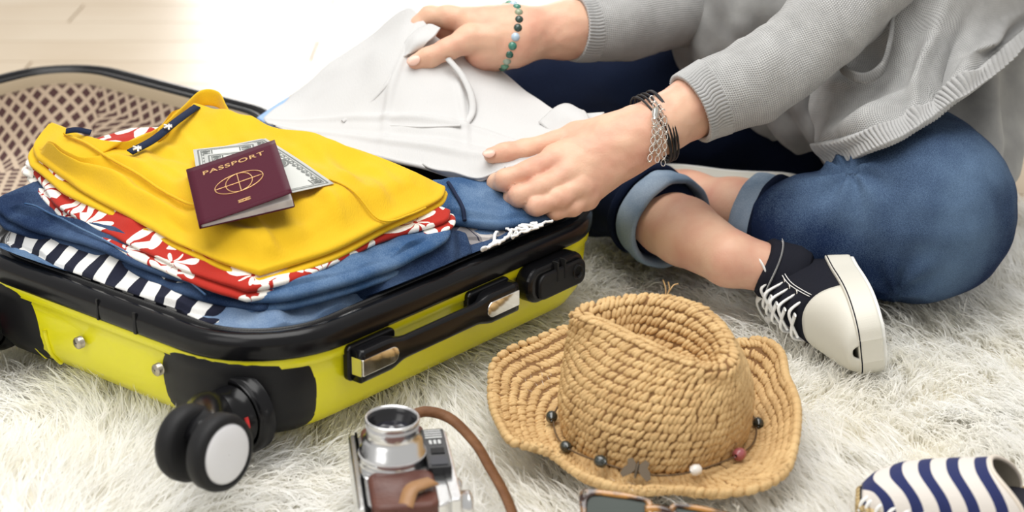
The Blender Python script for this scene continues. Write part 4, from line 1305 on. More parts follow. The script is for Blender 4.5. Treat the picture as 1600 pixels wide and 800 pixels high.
def sleeve(name, path, wr, seed, rib_len):
    P = np.array([dd(*p[:3]) for p in path]); R = np.array([p[3] for p in path])
    n = 150; C_ = cr(P, n); r = cr(R[:, None], n)[:, 0]
    X = tube_rings(C_, r, 72, up=(0, 0.2, 1), twist=np.pi * .75)
    s = np.concatenate([[0], np.cumsum(np.linalg.norm(np.diff(C_, axis=0), axis=1))])
    ctr = C_[:, None]; nn = X - ctr; nn /= np.linalg.norm(nn, axis=2, keepdims=True)
    T = frames(C_)
    Q = np.stack([np.broadcast_to(s[:, None] * 22, X.shape[:2]), *[(nn * 1.2)[..., i] for i in (0, 1)]], -1)
    w = np.clip((s - rib_len) / .05, 0, 1)[:, None]
    d = noise(Q, 1., seed, 2) * wr * w + noise(X, 24., seed + 3, 1) * wr * .5 * w
    X = X + nn * d[..., None]
    # lower, looser underside
    X[..., 2] -= (w * .006 * np.clip(-nn[..., 2], 0, 1))
    k = int(np.searchsorted(s, rib_len))
    body = clothgrid(name, X[k:], m_knit, person, .003, True)
    # ribbed cuff, every rib a ridge
    n2 = 62 * 4; a = np.linspace(0, 2 * np.pi, n2, endpoint=False)
    Cc = C_[:k + 2]; rr = r[:k + 2] * .985
    Y = tube_rings(Cc, rr, n2, up=(0, .2, 1), twist=np.pi * .75); m2 = Y - Cc[:, None]; m2 /= np.linalg.norm(m2, axis=2, keepdims=True)
    Y = Y + m2 * (.0017 * np.sin(a * 62))[None, :, None]
    clothgrid(name.replace('sleeve', 'sleeve_cuff'), Y, m_rib, body, .003, True)
sleeve('sleeve', [(1079, 170, 2.083, .0385), (1098, 160, 2.087, .0400), (1130, 145, 2.090, .0425), (1200, 111, 2.098, .0420), (1268, 60, 2.11, .0460), (1345, -30, 2.13, .050), (1405, -120, 2.17, .06), (1450, -260, 2.26, .075), (1440, -380, 2.34, .075)], .0042, 101, .030)
sleeve('sleeve', [(896, 43, 2.247, .0370), (915, 43, 2.255, .0385), (960, 36, 2.27, .0400), (1030, 18, 2.31, .0420), (1110, -20, 2.38, .048), (1180, -100, 2.44, .06), (1240, -220, 2.5, .07), (1280, -330, 2.54, .075)], .003, 111, .022)
def dnet(rows, nu, nv): return net(np.array([[dd(*p) for p in r] for r in rows]), nu, nv)
# shirt under the cardigan
X = dnet([
    [(1050, -320, 2.36), (1150, -320, 2.28), (1250, -320, 2.25), (1420, -320, 2.30)],
    [(1056, -140, 2.34), (1150, -140, 2.26), (1250, -140, 2.24), (1420, -140, 2.30)],
    [(1056, 0, 2.35), (1130, 0, 2.28), (1230, 0, 2.26), (1420, 0, 2.31)],
    [(1052, 70, 2.365), (1130, 80, 2.30), (1240, 85, 2.28), (1420, 80, 2.32)],
    [(1066, 118, 2.38), (1150, 140, 2.32), (1260, 155, 2.29), (1420, 150, 2.31)],
    [(1150, 168, 2.40), (1200, 195, 2.345), (1280, 215, 2.30), (1420, 200, 2.28)],
    [(1190, 190, 2.41), (1235, 226, 2.37), (1305, 252, 2.32), (1420, 232, 2.27)]], 120, 120)
v = np.linspace(0, 1, 120)[None, :]; u = np.linspace(0, 1, 120)[:, None]
fold = .010 * np.sin(v * 26 + 3 * u + 1.5 * noise(X, 5., 8)) * np.clip(u * 1.3, 0, 1) * (1 - .4 * v) + .004 * noise(X, 22., 9, 2)
shirt = clothgrid('undershirt', X + gnorm(X) * fold[..., None], m_tee, person, .002)
# tail of the shirt behind the near knee
X = dnet([
    [(1380, 160, 2.26), (1480, 120, 2.24), (1560, 50, 2.27), (1606, -30, 2.32), (1640, -80, 2.40)],
    [(1400, 192, 2.24), (1480, 170, 2.22), (1550, 135, 2.25), (1600, 95, 2.32), (1620, 50, 2.42)],
    [(1420, 203, 2.23), (1490, 203, 2.20), (1548, 212, 2.22), (1590, 200, 2.30), (1604, 185, 2.40)],
    [(1440, 208, 2.23), (1505, 230, 2.19), (1552, 280, 2.20), (1578, 270, 2.27), (1590, 255, 2.38)],
    [(1450, 210, 2.25), (1518, 244, 2.20), (1560, 306, 2.195), (1572, 298, 2.25), (1582, 280, 2.36)]], 90, 100)
v = np.linspace(0, 1, 100)[None, :]
clothgrid('shirt_tail', X + gnorm(X) * (.007 * np.sin(v * 17 + noise(X, 6., 3) * 2) + .004 * noise(X, 20., 4, 2))[..., None], m_tee, person, .002)
# near front panel of the cardigan
rows = [
    [(1330, -320, 2.26), (1400, -320, 2.20), (1500, -320, 2.20), (1600, -320, 2.30), (1660, -320, 2.44)],
    [(1290, -140, 2.24), (1370, -140, 2.19), (1480, -140, 2.17), (1600, -140, 2.25), (1670, -140, 2.42)],
    [(1256, 30, 2.24), (1330, 25, 2.19), (1420, 8, 2.15), (1540, 0, 2.18), (1660, -30, 2.38)],
    [(1258, 100, 2.235), (1335, 100, 2.17), (1425, 78, 2.135), (1530, 52, 2.16), (1645, 0, 2.35)],
    [(1266, 165, 2.22), (1342, 158, 2.135), (1430, 128, 2.11), (1520, 92, 2.135), (1635, 14, 2.32)],
    [(1284, 222, 2.185), (1360, 203, 2.065), (1440, 163, 2.075), (1520, 112, 2.11), (1628, 22, 2.30)]]
hem = [(1304, 262, 2.165), (1376, 231, 2.045), (1456, 189, 2.06), (1532, 134, 2.10), (1636, 44, 2.29)]
X = dnet(rows + [hem], 150, 170)
u = np.linspace(0, 1, 150)[:, None]; v = np.linspace(0, 1, 170)[None, :]
def bump2(cu, cv, su, sv, rot=0.):
    a, b = u - cu, v - cv
    x = a * math.cos(rot) + b * math.sin(rot); y = -a * math.sin(rot) + b * math.cos(rot)
    return np.exp(-(x / su) ** 2 - (y / sv) ** 2)
f = .020 * bump2(.78, .26, .05, .25, .25) - .026 * bump2(.45, .30, .08, .09) + .008 * bump2(.58, .22, .03, .12) + .018 * bump2(.60, .54, .24, .03, -.3) - .020 * bump2(.66, .63, .22, .04, -.3) + .016 * bump2(.7, .76, .2, .045, -.4) + .007 * noise(X, 14., 12, 2)
Xc = X - np.sign((gnorm(X) @ FW).mean()) * gnorm(X) * f[..., None]
kk = int(150 * 6 / 7 * 1.0) - 3
panel = clothgrid('cardigan_front', Xc[:kk + 2], m_knit, person, .0035)
# ribbed hem
n3 = 170 * 6
Hh = cr(Xc[kk:].transpose(1, 0, 2), n3).transpose(1, 0, 2)
nrm = gnorm(Hh); sg = -np.sign((nrm @ FW).mean())
t = np.linspace(0, 1, n3)[None, :]
clothgrid('ribbed_hem', Hh + nrm * (sg * (.0040 + .0030 * np.sin(t * 2 * np.pi * 62)))[..., None], m_rib, panel, .003)
# slack pocket edge
pk = cr([dd(1306, 86, 2.150), dd(1320, 110, 2.128), dd(1350, 122, 2.112), dd(1378, 106, 2.106), dd(1391, 66, 2.112), dd(1394, 24, 2.128)], 60)
mb = MB(); tube(mb, pk, .0030, 10, R2=.0062); mb.build('pocket_edge', m_knit, panel)
# care tag at the front corner
mb = MB(); prism(mb, basis(dd(1303, 262, 2.152), -ray(1303, 262)), rrect(-.008, .008, -.006, .006, .002, 3), 0, .001); mb.build('tag', mat('tag_cloth', (.55, .53, .38), .8), panel, False)

# ------------------------------------------------------------------ white shirt held up by both hands
X = dnet([
    [(455, 150, 2.34), (540, 85, 2.32), (600, 38, 2.29), (640, 14, 2.255), (664, 36, 2.222), (690, 66, 2.212), (760, 100, 2.245), (830, 150, 2.215), (880, 180, 2.15), (945, 178, 2.11)],
    [(440, 165, 2.30), (512, 122, 2.28), (575, 85, 2.25), (622, 66, 2.215), (652, 84, 2.200), (695, 100, 2.200), (758, 132, 2.20), (815, 166, 2.18), (865, 194, 2.13), (925, 198, 2.09)],
    [(425, 178, 2.27), (490, 160, 2.24), (550, 140, 2.21), (602, 128, 2.185), (650, 138, 2.170), (700, 148, 2.165), (750, 168, 2.16), (800, 192, 2.14), (850, 210, 2.10), (905, 213, 2.075)],
    [(413, 190, 2.24), (480, 188, 2.20), (545, 185, 2.17), (600, 186, 2.155), (650, 188, 2.14), (700, 194, 2.13), (745, 206, 2.125), (790, 220, 2.105), (830, 230, 2.08), (872, 230, 2.06)],
    [(424, 196, 2.21), (490, 206, 2.16), (550, 213, 2.135), (605, 220, 2.115), (655, 227, 2.10), (700, 235, 2.09), (740, 243, 2.08), (780, 247, 2.065), (805, 251, 2.058), (830, 250, 2.056)],
    [(440, 200, 2.19), (500, 220, 2.14), (555, 236, 2.11), (610, 250, 2.09), (660, 260, 2.075), (705, 274, 2.065), (742, 286, 2.055), (775, 273, 2.05), (800, 263, 2.048), (820, 262, 2.048)]], 110, 190)
u = np.linspace(0, 1, 110)[:, None]; v = np.linspace(0, 1, 190)[None, :]
f = .0035 * noise(X, 14., 61, 2) + .004 * bump2(.45, .36, .30, .012, -.12) + .004 * bump2(.42, .60, .26, .014, .12) + .0045 * bump2(.60, .45, .022, .40, .02) + .004 * bump2(.80, .5, .03, .4, .03) - .004 * bump2(.70, .55, .03, .4, .03)
X = X - np.sign((gnorm(X) @ FW).mean()) * gnorm(X) * f[..., None]
white = clothgrid('white_shirt', X, m_white, None, .0022)
tag(white, 'white linen shirt lifted between the two hands', 'shirt')
# folded-over flap at the pinch and long seams
Y = dnet([[(655, 45, 2.215), (672, 38, 2.205), (688, 46, 2.200)], [(630, 72, 2.205), (650, 64, 2.192), (676, 60, 2.190)], [(618, 98, 2.2), (634, 88, 2.19), (648, 78, 2.192)]], 24, 24)
clothgrid('folded_flap', Y + gnorm(Y) * (.003 * noise(Y, 40., 5))[..., None], m_white, white, .0022)
def wseam(pts, r):
    mb = MB(); tube(mb, cr([dd(*p) for p in pts], 50), r, 8, R2=r * .6); mb.build('seam', m_white, white)
wseam([(700, 92, 2.182), (722, 118, 2.172), (736, 148, 2.158), (738, 175, 2.146), (728, 194, 2.132)], .0042)
wseam([(535, 190, 2.165), (570, 168, 2.176), (605, 130, 2.178), (622, 96, 2.195)], .0030)
wseam([(560, 196, 2.158), (610, 196, 2.142), (660, 198, 2.126), (720, 196, 2.12)], .0020)
Y = dnet([[(842, 192, 2.13), (872, 168, 2.135), (890, 164, 2.135), (912, 174, 2.12)], [(852, 200, 2.115), (876, 184, 2.11), (896, 180, 2.105), (920, 186, 2.10)], [(866, 210, 2.10), (884, 202, 2.095), (902, 198, 2.09), (925, 200, 2.085)]], 16, 24)
clothgrid('collar_flap', Y + gnorm(Y) * (.002 * noise(Y, 50., 25))[..., None], m_white, white, .0022)
# hem roll
mb = MB(); hp = X[-2]; tube(mb, hp[6:184], .0028, 8); mb.build('hem', m_white, white)
# loose corner hanging below the hem near the fingers
Y = dnet([[(660, 256, 2.068), (700, 268, 2.058), (745, 280, 2.048), (790, 262, 2.042)], [(676, 264, 2.085), (708, 278, 2.076), (740, 288, 2.064), (772, 276, 2.056)], [(690, 268, 2.10), (712, 284, 2.092), (738, 290, 2.078), (760, 284, 2.07)]], 20, 40)
clothgrid('hem_corner', Y + gnorm(Y) * (.003 * noise(Y, 50., 15))[..., None], m_white, white, .0022)
# pale blue shirt under the white one
m_pblue = weave_bump(mat('pale_blue_cotton', (.30, .45, .72), .85))
X = dnet([[(402, 186, 2.30), (440, 160, 2.34), (480, 138, 2.37)], [(420, 196, 2.27), (455, 178, 2.31), (500, 150, 2.34)], [(440, 205, 2.24), (480, 195, 2.27), (530, 175, 2.30)]], 20, 30)
o = clothgrid('pale_blue_shirt', X, m_pblue, None, .004); tag(o, 'pale blue shirt edge showing left of the white shirt', 'shirt')

# ------------------------------------------------------------------ bracelets
bead_cols = [(.02, .10, .07), (.05, .22, .16), (.30, .38, .30), (.45, .58, .70), (.02, .05, .04), (.40, .22, .22), (.10, .28, .18), (.28, .33, .22)]
m_beads = [mat('bead_%d' % i, c, .2, coat=.5) for i, c in enumerate(bead_cols)]
br = thing('bead_bracelet', 'green stone bead bracelet on the far wrist', 'bracelet', dd(795, 55, 2.222))
axw = dd(818, 52, 2.225) - dd(760, 50, 2.22); axw = RT + .38 * FW - .12 * UP; Mb = basis(dd(791, 56, 2.224), axw, UP)
order = [4, 0, 5, 0, 2, 6, 3, 1, 7, 4, 4, 3, 1, 0, 2, 6, 0, 1, 4, 7, 0, 6]
sp = {}
nbd = 22
for i in range(nbd):
    a = 2 * math.pi * i / nbd; r = .0365
    c = Mb[:3, :3] @ np.array([r * math.cos(a), r * .93 * math.sin(a), .003 * math.sin(2 * a)]) + Mb[:3, 3]
    k = order[(i + 5) % len(order)]
    if k not in sp:
        V, Fc = sphere_data(14, 10); sp[k] = mesh('bead', V * .0054, Fc, m_beads[k])
    link('bead', sp[k], br, Matrix.Translation(Vector(c)))
br2 = thing('cord_bracelet', 'black cord bracelet with dangling silver chains on the near wrist', 'bracelet', dd(1020, 195, 2.07))
axn = dd(1035, 193, 2.072) - dd(985, 214, 2.062)
m_cord = mat('black_cord', (.01, .01, .012), .5)
for s, tl in ((-.006, .08), (-.003, .02), (.001, 0), (.005, -.06), (.0075, -.03)):
    Mc = basis(dd(1024, 200, 2.076) + axn / np.linalg.norm(axn) * s, axn + UP * tl * .05, UP)
    mb = MB(); tt = np.linspace(0, 2 * np.pi, 49)
    tube(mb, np.array([Mc[:3, :3] @ np.array([.0395 * math.cos(t), .0375 * math.sin(t), 0]) + Mc[:3, 3] for t in tt]), .00125, 6); mb.build('cord', m_cord, br2)
m_silver = mat('silver', (.75, .73, .68), .22, metal=1)
mb = MB(); tt = np.linspace(0, 2 * np.pi, 17); tube(mb, np.array([(.0036 * math.cos(t), .0023 * math.sin(t), 0) for t in tt]), .00055, 5)
link_me = mesh('chain_link', np.concatenate(mb.V), mb.F, m_silver)
for pts in ([(1018, 152, 2.040), (1026, 175, 2.030), (1022, 205, 2.028), (1018, 235, 2.032), (1012, 262, 2.040)], [(1030, 165, 2.038), (1033, 195, 2.030), (1030, 225, 2.032), (1026, 258, 2.040)], [(1036, 172, 2.042), (1040, 200, 2.034), (1039, 225, 2.036), (1036, 258, 2.046)], [(1024, 160, 2.036), (1022, 185, 2.027), (1027, 215, 2.030), (1021, 245, 2.036)]):
    P = cr([dd(*p) for p in pts], 200); s = np.concatenate([[0], np.cumsum(np.linalg.norm(np.diff(P, axis=0), axis=1))])
    nlk = int(s[-1] / 0.0048)
    for i in range(nlk):
        k = np.searchsorted(s, (i + .5) * 0.0048); T = P[min(k + 4, 199)] - P[max(k - 4, 0)]
        M = basis(P[k], (np.cross(T, FW) if i % 2 else -FW) + .15 * UP, T)
        link('chain_link', link_me, br2, Matrix(M.tolist()))
mb = MB(); lathe(mb, [(.003, -.006), (.0038, -.003), (.0032, 0), (.0036, .003), (.002, .007)], basis(dd(1024, 176, 2.026), dd(1022, 196, 2.028) - dd(1026, 165, 2.03)), 12); mb.build('clasp', m_silver, br2)

# ------------------------------------------------------------------ canvas sneakers
m_canvas = weave_bump(mat('navy_black_canvas', (.010, .011, .018), .85, spec=.2), 1200, .4)
m_rubw = mat('off_white_rubber', (.70, .68, .60), .5, bump=(900, .1))
m_sole = mat('white_outsole', (.82, .82, .79), .55)
m_lace = mat('white_lace', (.86, .86, .84), .8, bump=(1500, .3))
def shoe_build(M, parent, label_part):
    T3 = lambda p: np.asarray(p) @ M[:3, :3].T + M[:3, 3]
    xs = np.array([0, .012, .04, .08, .12, .155, .185, .21, .232, .245, .250])
    wl = np.array([.012, .026, .034, .034, .036, .042, .0455, .044, .036, .024, .010])
    ht = np.array([.064, .084, .094, .098, .095, .082, .064, .052, .043, .038, .032])
    n = 60; xx = cr(xs[:, None], n)[:, 0]; ww = cr(wl[:, None], n)[:, 0]; hh = cr(ht[:, None], n)[:, 0]
    def sec(x, w, h, m_=28):
        P = []
        for t in np.linspace(0, np.pi, m_):
            c, s = math.cos(t), math.sin(t)
            top = .62 if x < .1 else .8
            P.append((x, w * math.copysign(abs(c) ** top, c) * (1 - .32 * s ** 2 * (1 if x < .15 else .45)), .012 + (h - .012) * s ** .62))
        return P
    X = np.array([sec(x, max(w, .004), h) for x, w, h in zip(xx, ww, hh)])
    kc = int(np.searchsorted(xx, .172))
    up_ = mk('canvas_upper', T3(X[:kc + 1].reshape(-1, 3)), grid_faces(kc + 1, 28), m_canvas, parent); mod_solid(up_, .002, 1)
    tc_ = mk('toe_cap', T3(X[kc:].reshape(-1, 3)), grid_faces(n - kc, 28), m_rubw, parent); mod_solid(tc_, .003, 1)
    # sole and foxing band
    ol = [(x, w + .004) for x, w in zip(xx, ww)]
    pts = ol + [(x, -w) for x, w in ol[::-1]]
    pts = [(-.004, .006)] + pts[:] + [(-.004, -.006)]
    mb = MB(); prism(mb, M, pts[::-1], -.004, .024); fo = mb.build('rubber_sole', m_rubw, parent, False); fix_normals(fo); mod_bevel(fo, .002)
    mb = MB(); pin = [(x * .97 + .004, y * .93) for x, y in pts]; prism(mb, M, pin[::-1], -.008, -.003); so = fix_normals(mb.build('outsole', m_sole, parent, False)); mod_bevel(so, .0015)
    for x in np.arange(.02, .24, .0085):
        w = float(np.interp(x, xx, ww)) * .62
        mb = MB(); box(mb, M, (x - .0018, -w, -.0098), (x + .0018, w, -.0075)); mb.build('tread_bar', m_sole, so, False)
    mb = MB(); hs = .0205
    for z in (.0215,):
        P = np.array([(x, y, z) for x, y in pts[1:-1]]); tube(mb, T3(P) , .0007, 6)
    mb.build('foxing_line', m_canvas, fo)
    # laces across the instep
    for i, x in enumerate((.090, .106, .124, .142, .160)):
        h = float(np.interp(x, xx, hh)); w = float(np.interp(x, xx, ww))
        for sd in (1, -1):
            P = [(x, sd * w * .62, h * .80), (x + .004, sd * w * .40, h * 1.01 + .002), (x + .006, 0, h * 1.0 + .002), (x + .010, -sd * w * .35, h * .95 + .002)]
            mb = MB(); tube(mb, cr(T3(P), 16), .0034, 8, up=M[:3, 2], R2=.0016); mb.build('lace', m_lace, parent)
            e = T3((x, sd * w * .64, h * .79)); mb = MB()
            Me = basis(e, T3((x, sd * w * .9, h * 1.3)) - e); tt = np.linspace(0, 6.2832, 13)
            tube(mb, np.array([Me[:3, :3] @ np.array([.0042 * math.cos(t), .0042 * math.sin(t), 0]) + Me[:3, 3] for t in tt]), .0010, 5); mb.build('eyelet', m_silver, parent)
    # bow
    for sd, ln, cz in ((1, .05, .02), (-1, .055, .01)):
        x, h = .082, .094
        P = [(x, 0, h), (x - .012, sd * .018, h + .012), (x - .006, sd * .040, h + .006), (x + .006, sd * .030, h), (x, 0, h + .002)]
        mb = MB(); tube(mb, cr(T3(P), 30), .0042, 8, up=M[:3, 2], R2=.0014); mb.build('lace_bow', m_lace, parent)
    # stitched lines
    for dz in (0, .006):
        P = [(x, .0, 0) for x in ()]
        pts2 = []
        for x in np.linspace(.03, .17, 20):
            h = float(np.interp(x, xx, hh)); w = float(np.interp(x, xx, ww))
            c = .82 - dz * 6; s = math.sqrt(1 - c * c)
            pts2.append((x, w * (c ** .7) * (1 - .32 * s * s) + .0024, .013 + (h - .012) * s ** .62))
        for sd in (1, -1):
            mb = MB(); tube(mb, T3(np.array(pts2) * np.array([1, sd, 1])), .0005, 5); mb.build('stitching', m_whitethread, parent)
sn = thing('sneaker', 'black canvas sneaker with white toe cap below the near knee', 'sneaker', dd(1330, 560, 1.99), 'worn canvas sneakers')
shoe_build(SHOE_M, sn, None)
_p = dd(1140, 404, 2.105); _ax = ankle - _p; _l = np.linalg.norm(_ax); _ax /= _l; print('ankle run', _l)
cuff('ankle_collar', ankle - _ax * .042, ankle, .0300, .0360, .040, m_canvas, sn)
cuff('collar_stitch', ankle - _ax * .034, ankle, .0320, .0324, .0004, m_whitethread, sn)
sn2 = thing('sneaker', 'dark canvas sneaker half hidden behind the crossed ankles', 'sneaker', dd(1090, 300, 2.38), 'worn canvas sneakers')
shoe_build(shoe_frame(dd(985, 290, 2.40), (-1, .05, .02), (.02, -.72, -.55), .9), sn2, None)
# ------------------------------------------------------------------ straw hat
m_straw = mat('straw', (.66, .45, .21), .62, spec=.35, var=(60, (.50, .31, .13), .35, .75), bump=(500, .4))
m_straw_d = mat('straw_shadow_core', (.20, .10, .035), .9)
hat = thing('straw_hat', 'woven straw fedora hat with beaded cord lying on the rug', 'hat', (.36, .06, 0))
def closed_by_angle(pts, c, n):
    """closed loop of world points resampled at even angles about c"""
    P = cr(np.asarray(pts), 600, True); a = np.unwrap(np.arctan2(P[:, 1] - c[1], P[:, 0] - c[0]))
    a = np.mod(a, 2 * np.pi); o = np.argsort(a); a, P = a[o], P[o]
    t = np.linspace(0, 2 * np.pi, n, endpoint=False)
    return np.stack([np.interp(t, a, P[:, i], period=2 * np.pi) for i in range(3)], -1)
HC = np.array([.360, .043, 0]); NH = 240
rimP = [G(*p) for p in [(893, 494, .116), (925, 477, .123), (1000, 465, .128), (1060, 470, .128), (1110, 490, .124), (1143, 530, .116), (1151, 568, .106), (1122, 582, .103), (1060, 570, .108), (1000, 545, .113), (940, 514, .116)]]
RIM = closed_by_angle(rimP, np.mean(rimP, 0), NH)
th = np.linspace(0, 2 * np.pi, NH, endpoint=False)
BASE = np.stack([.360 + .084 * np.cos(th), .043 + .092 * np.sin(th), .014 + 0 * th], -1)
brimP = [G(*p) for p in [(768, 600, .026), (772, 568, .030), (800, 545, .034), (840, 530, .036), (880, 514, .036), (960, 500, .034), (1050, 505, .034), (1140, 533, .044), (1190, 532, .052), (1219, 550, .055), (1228, 588, .052), (1239, 612, .050), (1246, 642, .046), (1242, 692, .036), (1226, 738, .026), (1180, 764, .018), (1120, 770, .012), (1060, 766, .010), (1000, 768, .010), (950, 758, .010), (900, 738, .012), (868, 714, .016), (838, 700, .022), (800, 690, .024), (780, 660, .022), (769, 630, .022)]]
BRIM = closed_by_angle(brimP, HC, NH)
def crown_pt(t):
    """t 0..1 up the side, 1..2 over the rim into the dent"""
    if t <= 1:
        w = t ** 2.6
        P = BASE * (1 - w) + RIM * w
        P[:, 2] = BASE[:, 2] * (1 - t) + RIM[:, 2] * t
        b = .006 * math.sin(math.pi * min(t * 1.1, 1))
        n = P[:, :2] - HC[:2]; n /= np.linalg.norm(n, axis=1, keepdims=True); P[:, :2] += n * b
        return P
    s = t - 1
    ctr = RIM.mean(0); ax = np.array([.042, -.030, 0])
    q = np.clip(((RIM - ctr) @ ax) / (ax @ ax), -1, 1) * .62
    C_ = ctr + q[:, None] * ax; C_[:, 2] = .072 - .012 * q
    w = s ** .8
    P = RIM * (1 - w) + C_ * w
    e = s * s * (3 - 2 * s)
    P[:, 2] = RIM[:, 2] * (1 - e) + C_[:, 2] * e + .006 * math.sin(math.pi * min(s * 2.2, 1))
    return P
def brim_pt(s):
    P = BASE * (1 - s) + BRIM * s
    z0 = BASE[:, 2]; z1 = BRIM[:, 2]
    P[:, 2] = z0 * (1 - s) + z1 * s - (.008 + .25 * np.clip(z1 - .02, 0, .1)) * math.sin(math.pi * s) * .8
    P[:, 2] += .003 * np.sin(7 * th + 1) * s
    return P
def rows(fn, t0, t1, step):
    ts = np.linspace(t0, t1, 200); Q = np.array([fn(t) for t in ts])
    ln = np.concatenate([[0], np.cumsum(np.linalg.norm(np.diff(Q, axis=0), axis=2).mean(1))])
    n = max(int(ln[-1] / step), 2)
    return [fn(float(np.interp(ln[-1] * (i + .5) / n, ln, ts))) for i in range(n)]
def stitches(name, fn, t0, t1, step, slant, mb, wid=.0027, flip=1):
    R_ = rows(fn, t0, t1, step)
    k = len(R_)
    for i, P in enumerate(R_):
        A = R_[max(i - 1, 0)]; B = R_[min(i + 1, k - 1)]
        d = np.linalg.norm(np.roll(P, -1, 0) - P, axis=1); s = np.concatenate([[0], np.cumsum(d)])
        n = max(int(s[-1] / .0050), 6)
        for j in range(n):
            x = (j + .5 * (i % 2) + .12 * rng.normal()) / n * s[-1] % s[-1]
            q = int(np.searchsorted(s, x)) % NH
            c = P[q]; T = P[(q + 2) % NH] - P[q - 2]; T /= max(np.linalg.norm(T), 1e-9)
            U_ = B[q] - A[q]; U_ = U_ - T * (U_ @ T); U_ /= max(np.linalg.norm(U_), 1e-9)
            nn = np.cross(T, U_) * flip; 
            a = slant + rng.normal(0, .16)
            lx = T * math.cos(a) + U_ * math.sin(a); ly = np.cross(nn, lx)
            M = np.stack([lx, ly, nn], 1)
            V, Fc = sphere_data(8, 6)
            z = np.clip(V[:, 0], -1, 1)
            V = V * np.array([.0062 * rng.uniform(.85, 1.15), wid * rng.uniform(.85, 1.15), .0028])
            V[:, 1] *= 1 - .28 * z
            mb.add(V @ M.T + c + nn * rng.uniform(.0003, .0014), Fc)
def shell(name, fn, t0, t1, n):
    X = np.array([fn(t) for t in np.linspace(t0, t1, n)])
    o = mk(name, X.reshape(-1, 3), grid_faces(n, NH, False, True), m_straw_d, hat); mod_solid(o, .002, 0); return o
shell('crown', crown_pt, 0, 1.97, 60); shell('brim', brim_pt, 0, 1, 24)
mb = MB(); stitches('a', crown_pt, .03, 1.0, .0084, 1.0, mb); stitches('a', crown_pt, 1.0, 1.95, .0084, 1.0, mb)
tag(mb.build('crown_stitches', m_straw, hat), None, None, None, 'stuff')
mb = MB(); stitches('b', brim_pt, .05, 1.0, .0078, 1.0, mb, flip=-1); stitches('b', brim_pt, .05, 1.0, .0078, -1.0, mb, flip=1)
# thick plaited edge
for j in range(150):
    q = int(j * NH / 150) % NH; c = BRIM[q]; T = BRIM[(q + 2) % NH] - BRIM[q - 2]; T /= np.linalg.norm(T)
    M = basis(c, np.cross(T, (0, 0, 1.)), T + np.array([0, 0, .6]))
    V, Fc = sphere_data(8, 6); mb.add((V * np.array([.0062, .0042, .0045])) @ M[:3, :3].T + c, Fc)
tag(mb.build('brim_stitches', m_straw, hat), None, None, None, 'stuff')
# cord with beads and a small metal butterfly
CORD = crown_pt(.10); nn_ = CORD[:, :2] - HC[:2]; nn_ /= np.linalg.norm(nn_, axis=1, keepdims=True)
CORD[:, :2] += nn_ * .009; CORD[:, 2] = .020 + .002 * np.sin(5 * th)
mb = MB(); P = np.concatenate([CORD, CORD[:1]]); tube(mb, P, .0009, 5); mb.build('band_cord', mat('cord_brown', (.12, .07, .03), .7), hat)
m_bp = mat('pink_bead', (.35, .09, .10), .25, coat=.5); m_bd = mat('dark_bead', (.03, .035, .03), .15, coat=.6); m_bw = mat('clear_bead', (.80, .76, .70), .12, coat=.6)
scr = lambda p: np.array([800 + FPX * ((p - CAM) @ RT) / ((p - CAM) @ FW), 400 - FPX * ((p - CAM) @ UP) / ((p - CAM) @ FW)])
cs = np.array([scr(p) for p in CORD])
for px, py, m_, r in ((887, 612, m_bp, .0050), (895, 657, m_bd, .0058), (907, 670, m_bd, .0055), (948, 704, m_bd, .0060), (1083, 734, m_bw, .0055), (1153, 716, m_bp, .0062), (1160, 667, m_bd, .0055)):
    q = np.hypot(*(cs - (px, py)).T).argmin(); c = CORD[q] + np.array([nn_[q][0], nn_[q][1], 1]) * .002
    mb = MB(); M = basis(c, CORD[(q + 2) % NH] - CORD[q - 2]); lathe(mb, [(.3 * r, -r), (.8 * r, -.75 * r), (r, -.1 * r), (.85 * r, .7 * r), (.3 * r, r)], M, 14); mb.build('bead', m_, hat)
q = np.hypot(*(cs - (998, 730)).T).argmin(); Mq = basis(CORD[q] + np.array([nn_[q][0] * .006, nn_[q][1] * .006, .006]), np.array([nn_[q][0], nn_[q][1], .9]), CORD[q - 2] - CORD[(q + 2) % NH])
m_brz = mat('dark_bronze', (.10, .075, .05), .45, metal=.7)
for sx in (1, -1):
    mb = MB(); P = [(sx * x, y) for x, y in ((.0005, -.001), (.004, .004), (.011, .009), (.014, .006), (.012, .0), (.009, -.003), (.010, -.008), (.006, -.010), (.002, -.006))]
    prism(mb, Mq, P if sx > 0 else P[::-1], 0, .0009); mb.build('butterfly_wing', m_brz, hat, False)
mb = MB(); tube(mb, [Mq[:3, 3] + Mq[:3, 1] * y + Mq[:3, 2] * .001 for y in np.linspace(-.008, .008, 8)], [.0006, .0012, .0015, .0016, .0016, .0015, .0013, .0008], 8); mb.build('butterfly_body', m_brz, hat)
# loose straw ends standing out of the crown and brim
for pts in ([(1040, 466, 1.82), (1046, 452, 1.82), (1044, 440, 1.82)], [(1044, 458, 1.82), (1052, 446, 1.822), (1060, 443, 1.822)], [(878, 522, 1.99), (872, 514, 1.99), (868, 518, 1.985)], [(1040, 464, 1.82), (1040, 450, 1.82), (1036, 437, 1.82)]):
    mb = MB(); tube(mb, cr([dd(*p) for p in pts], 12), .0006, 5); mb.build('loose_straw', m_straw, hat)

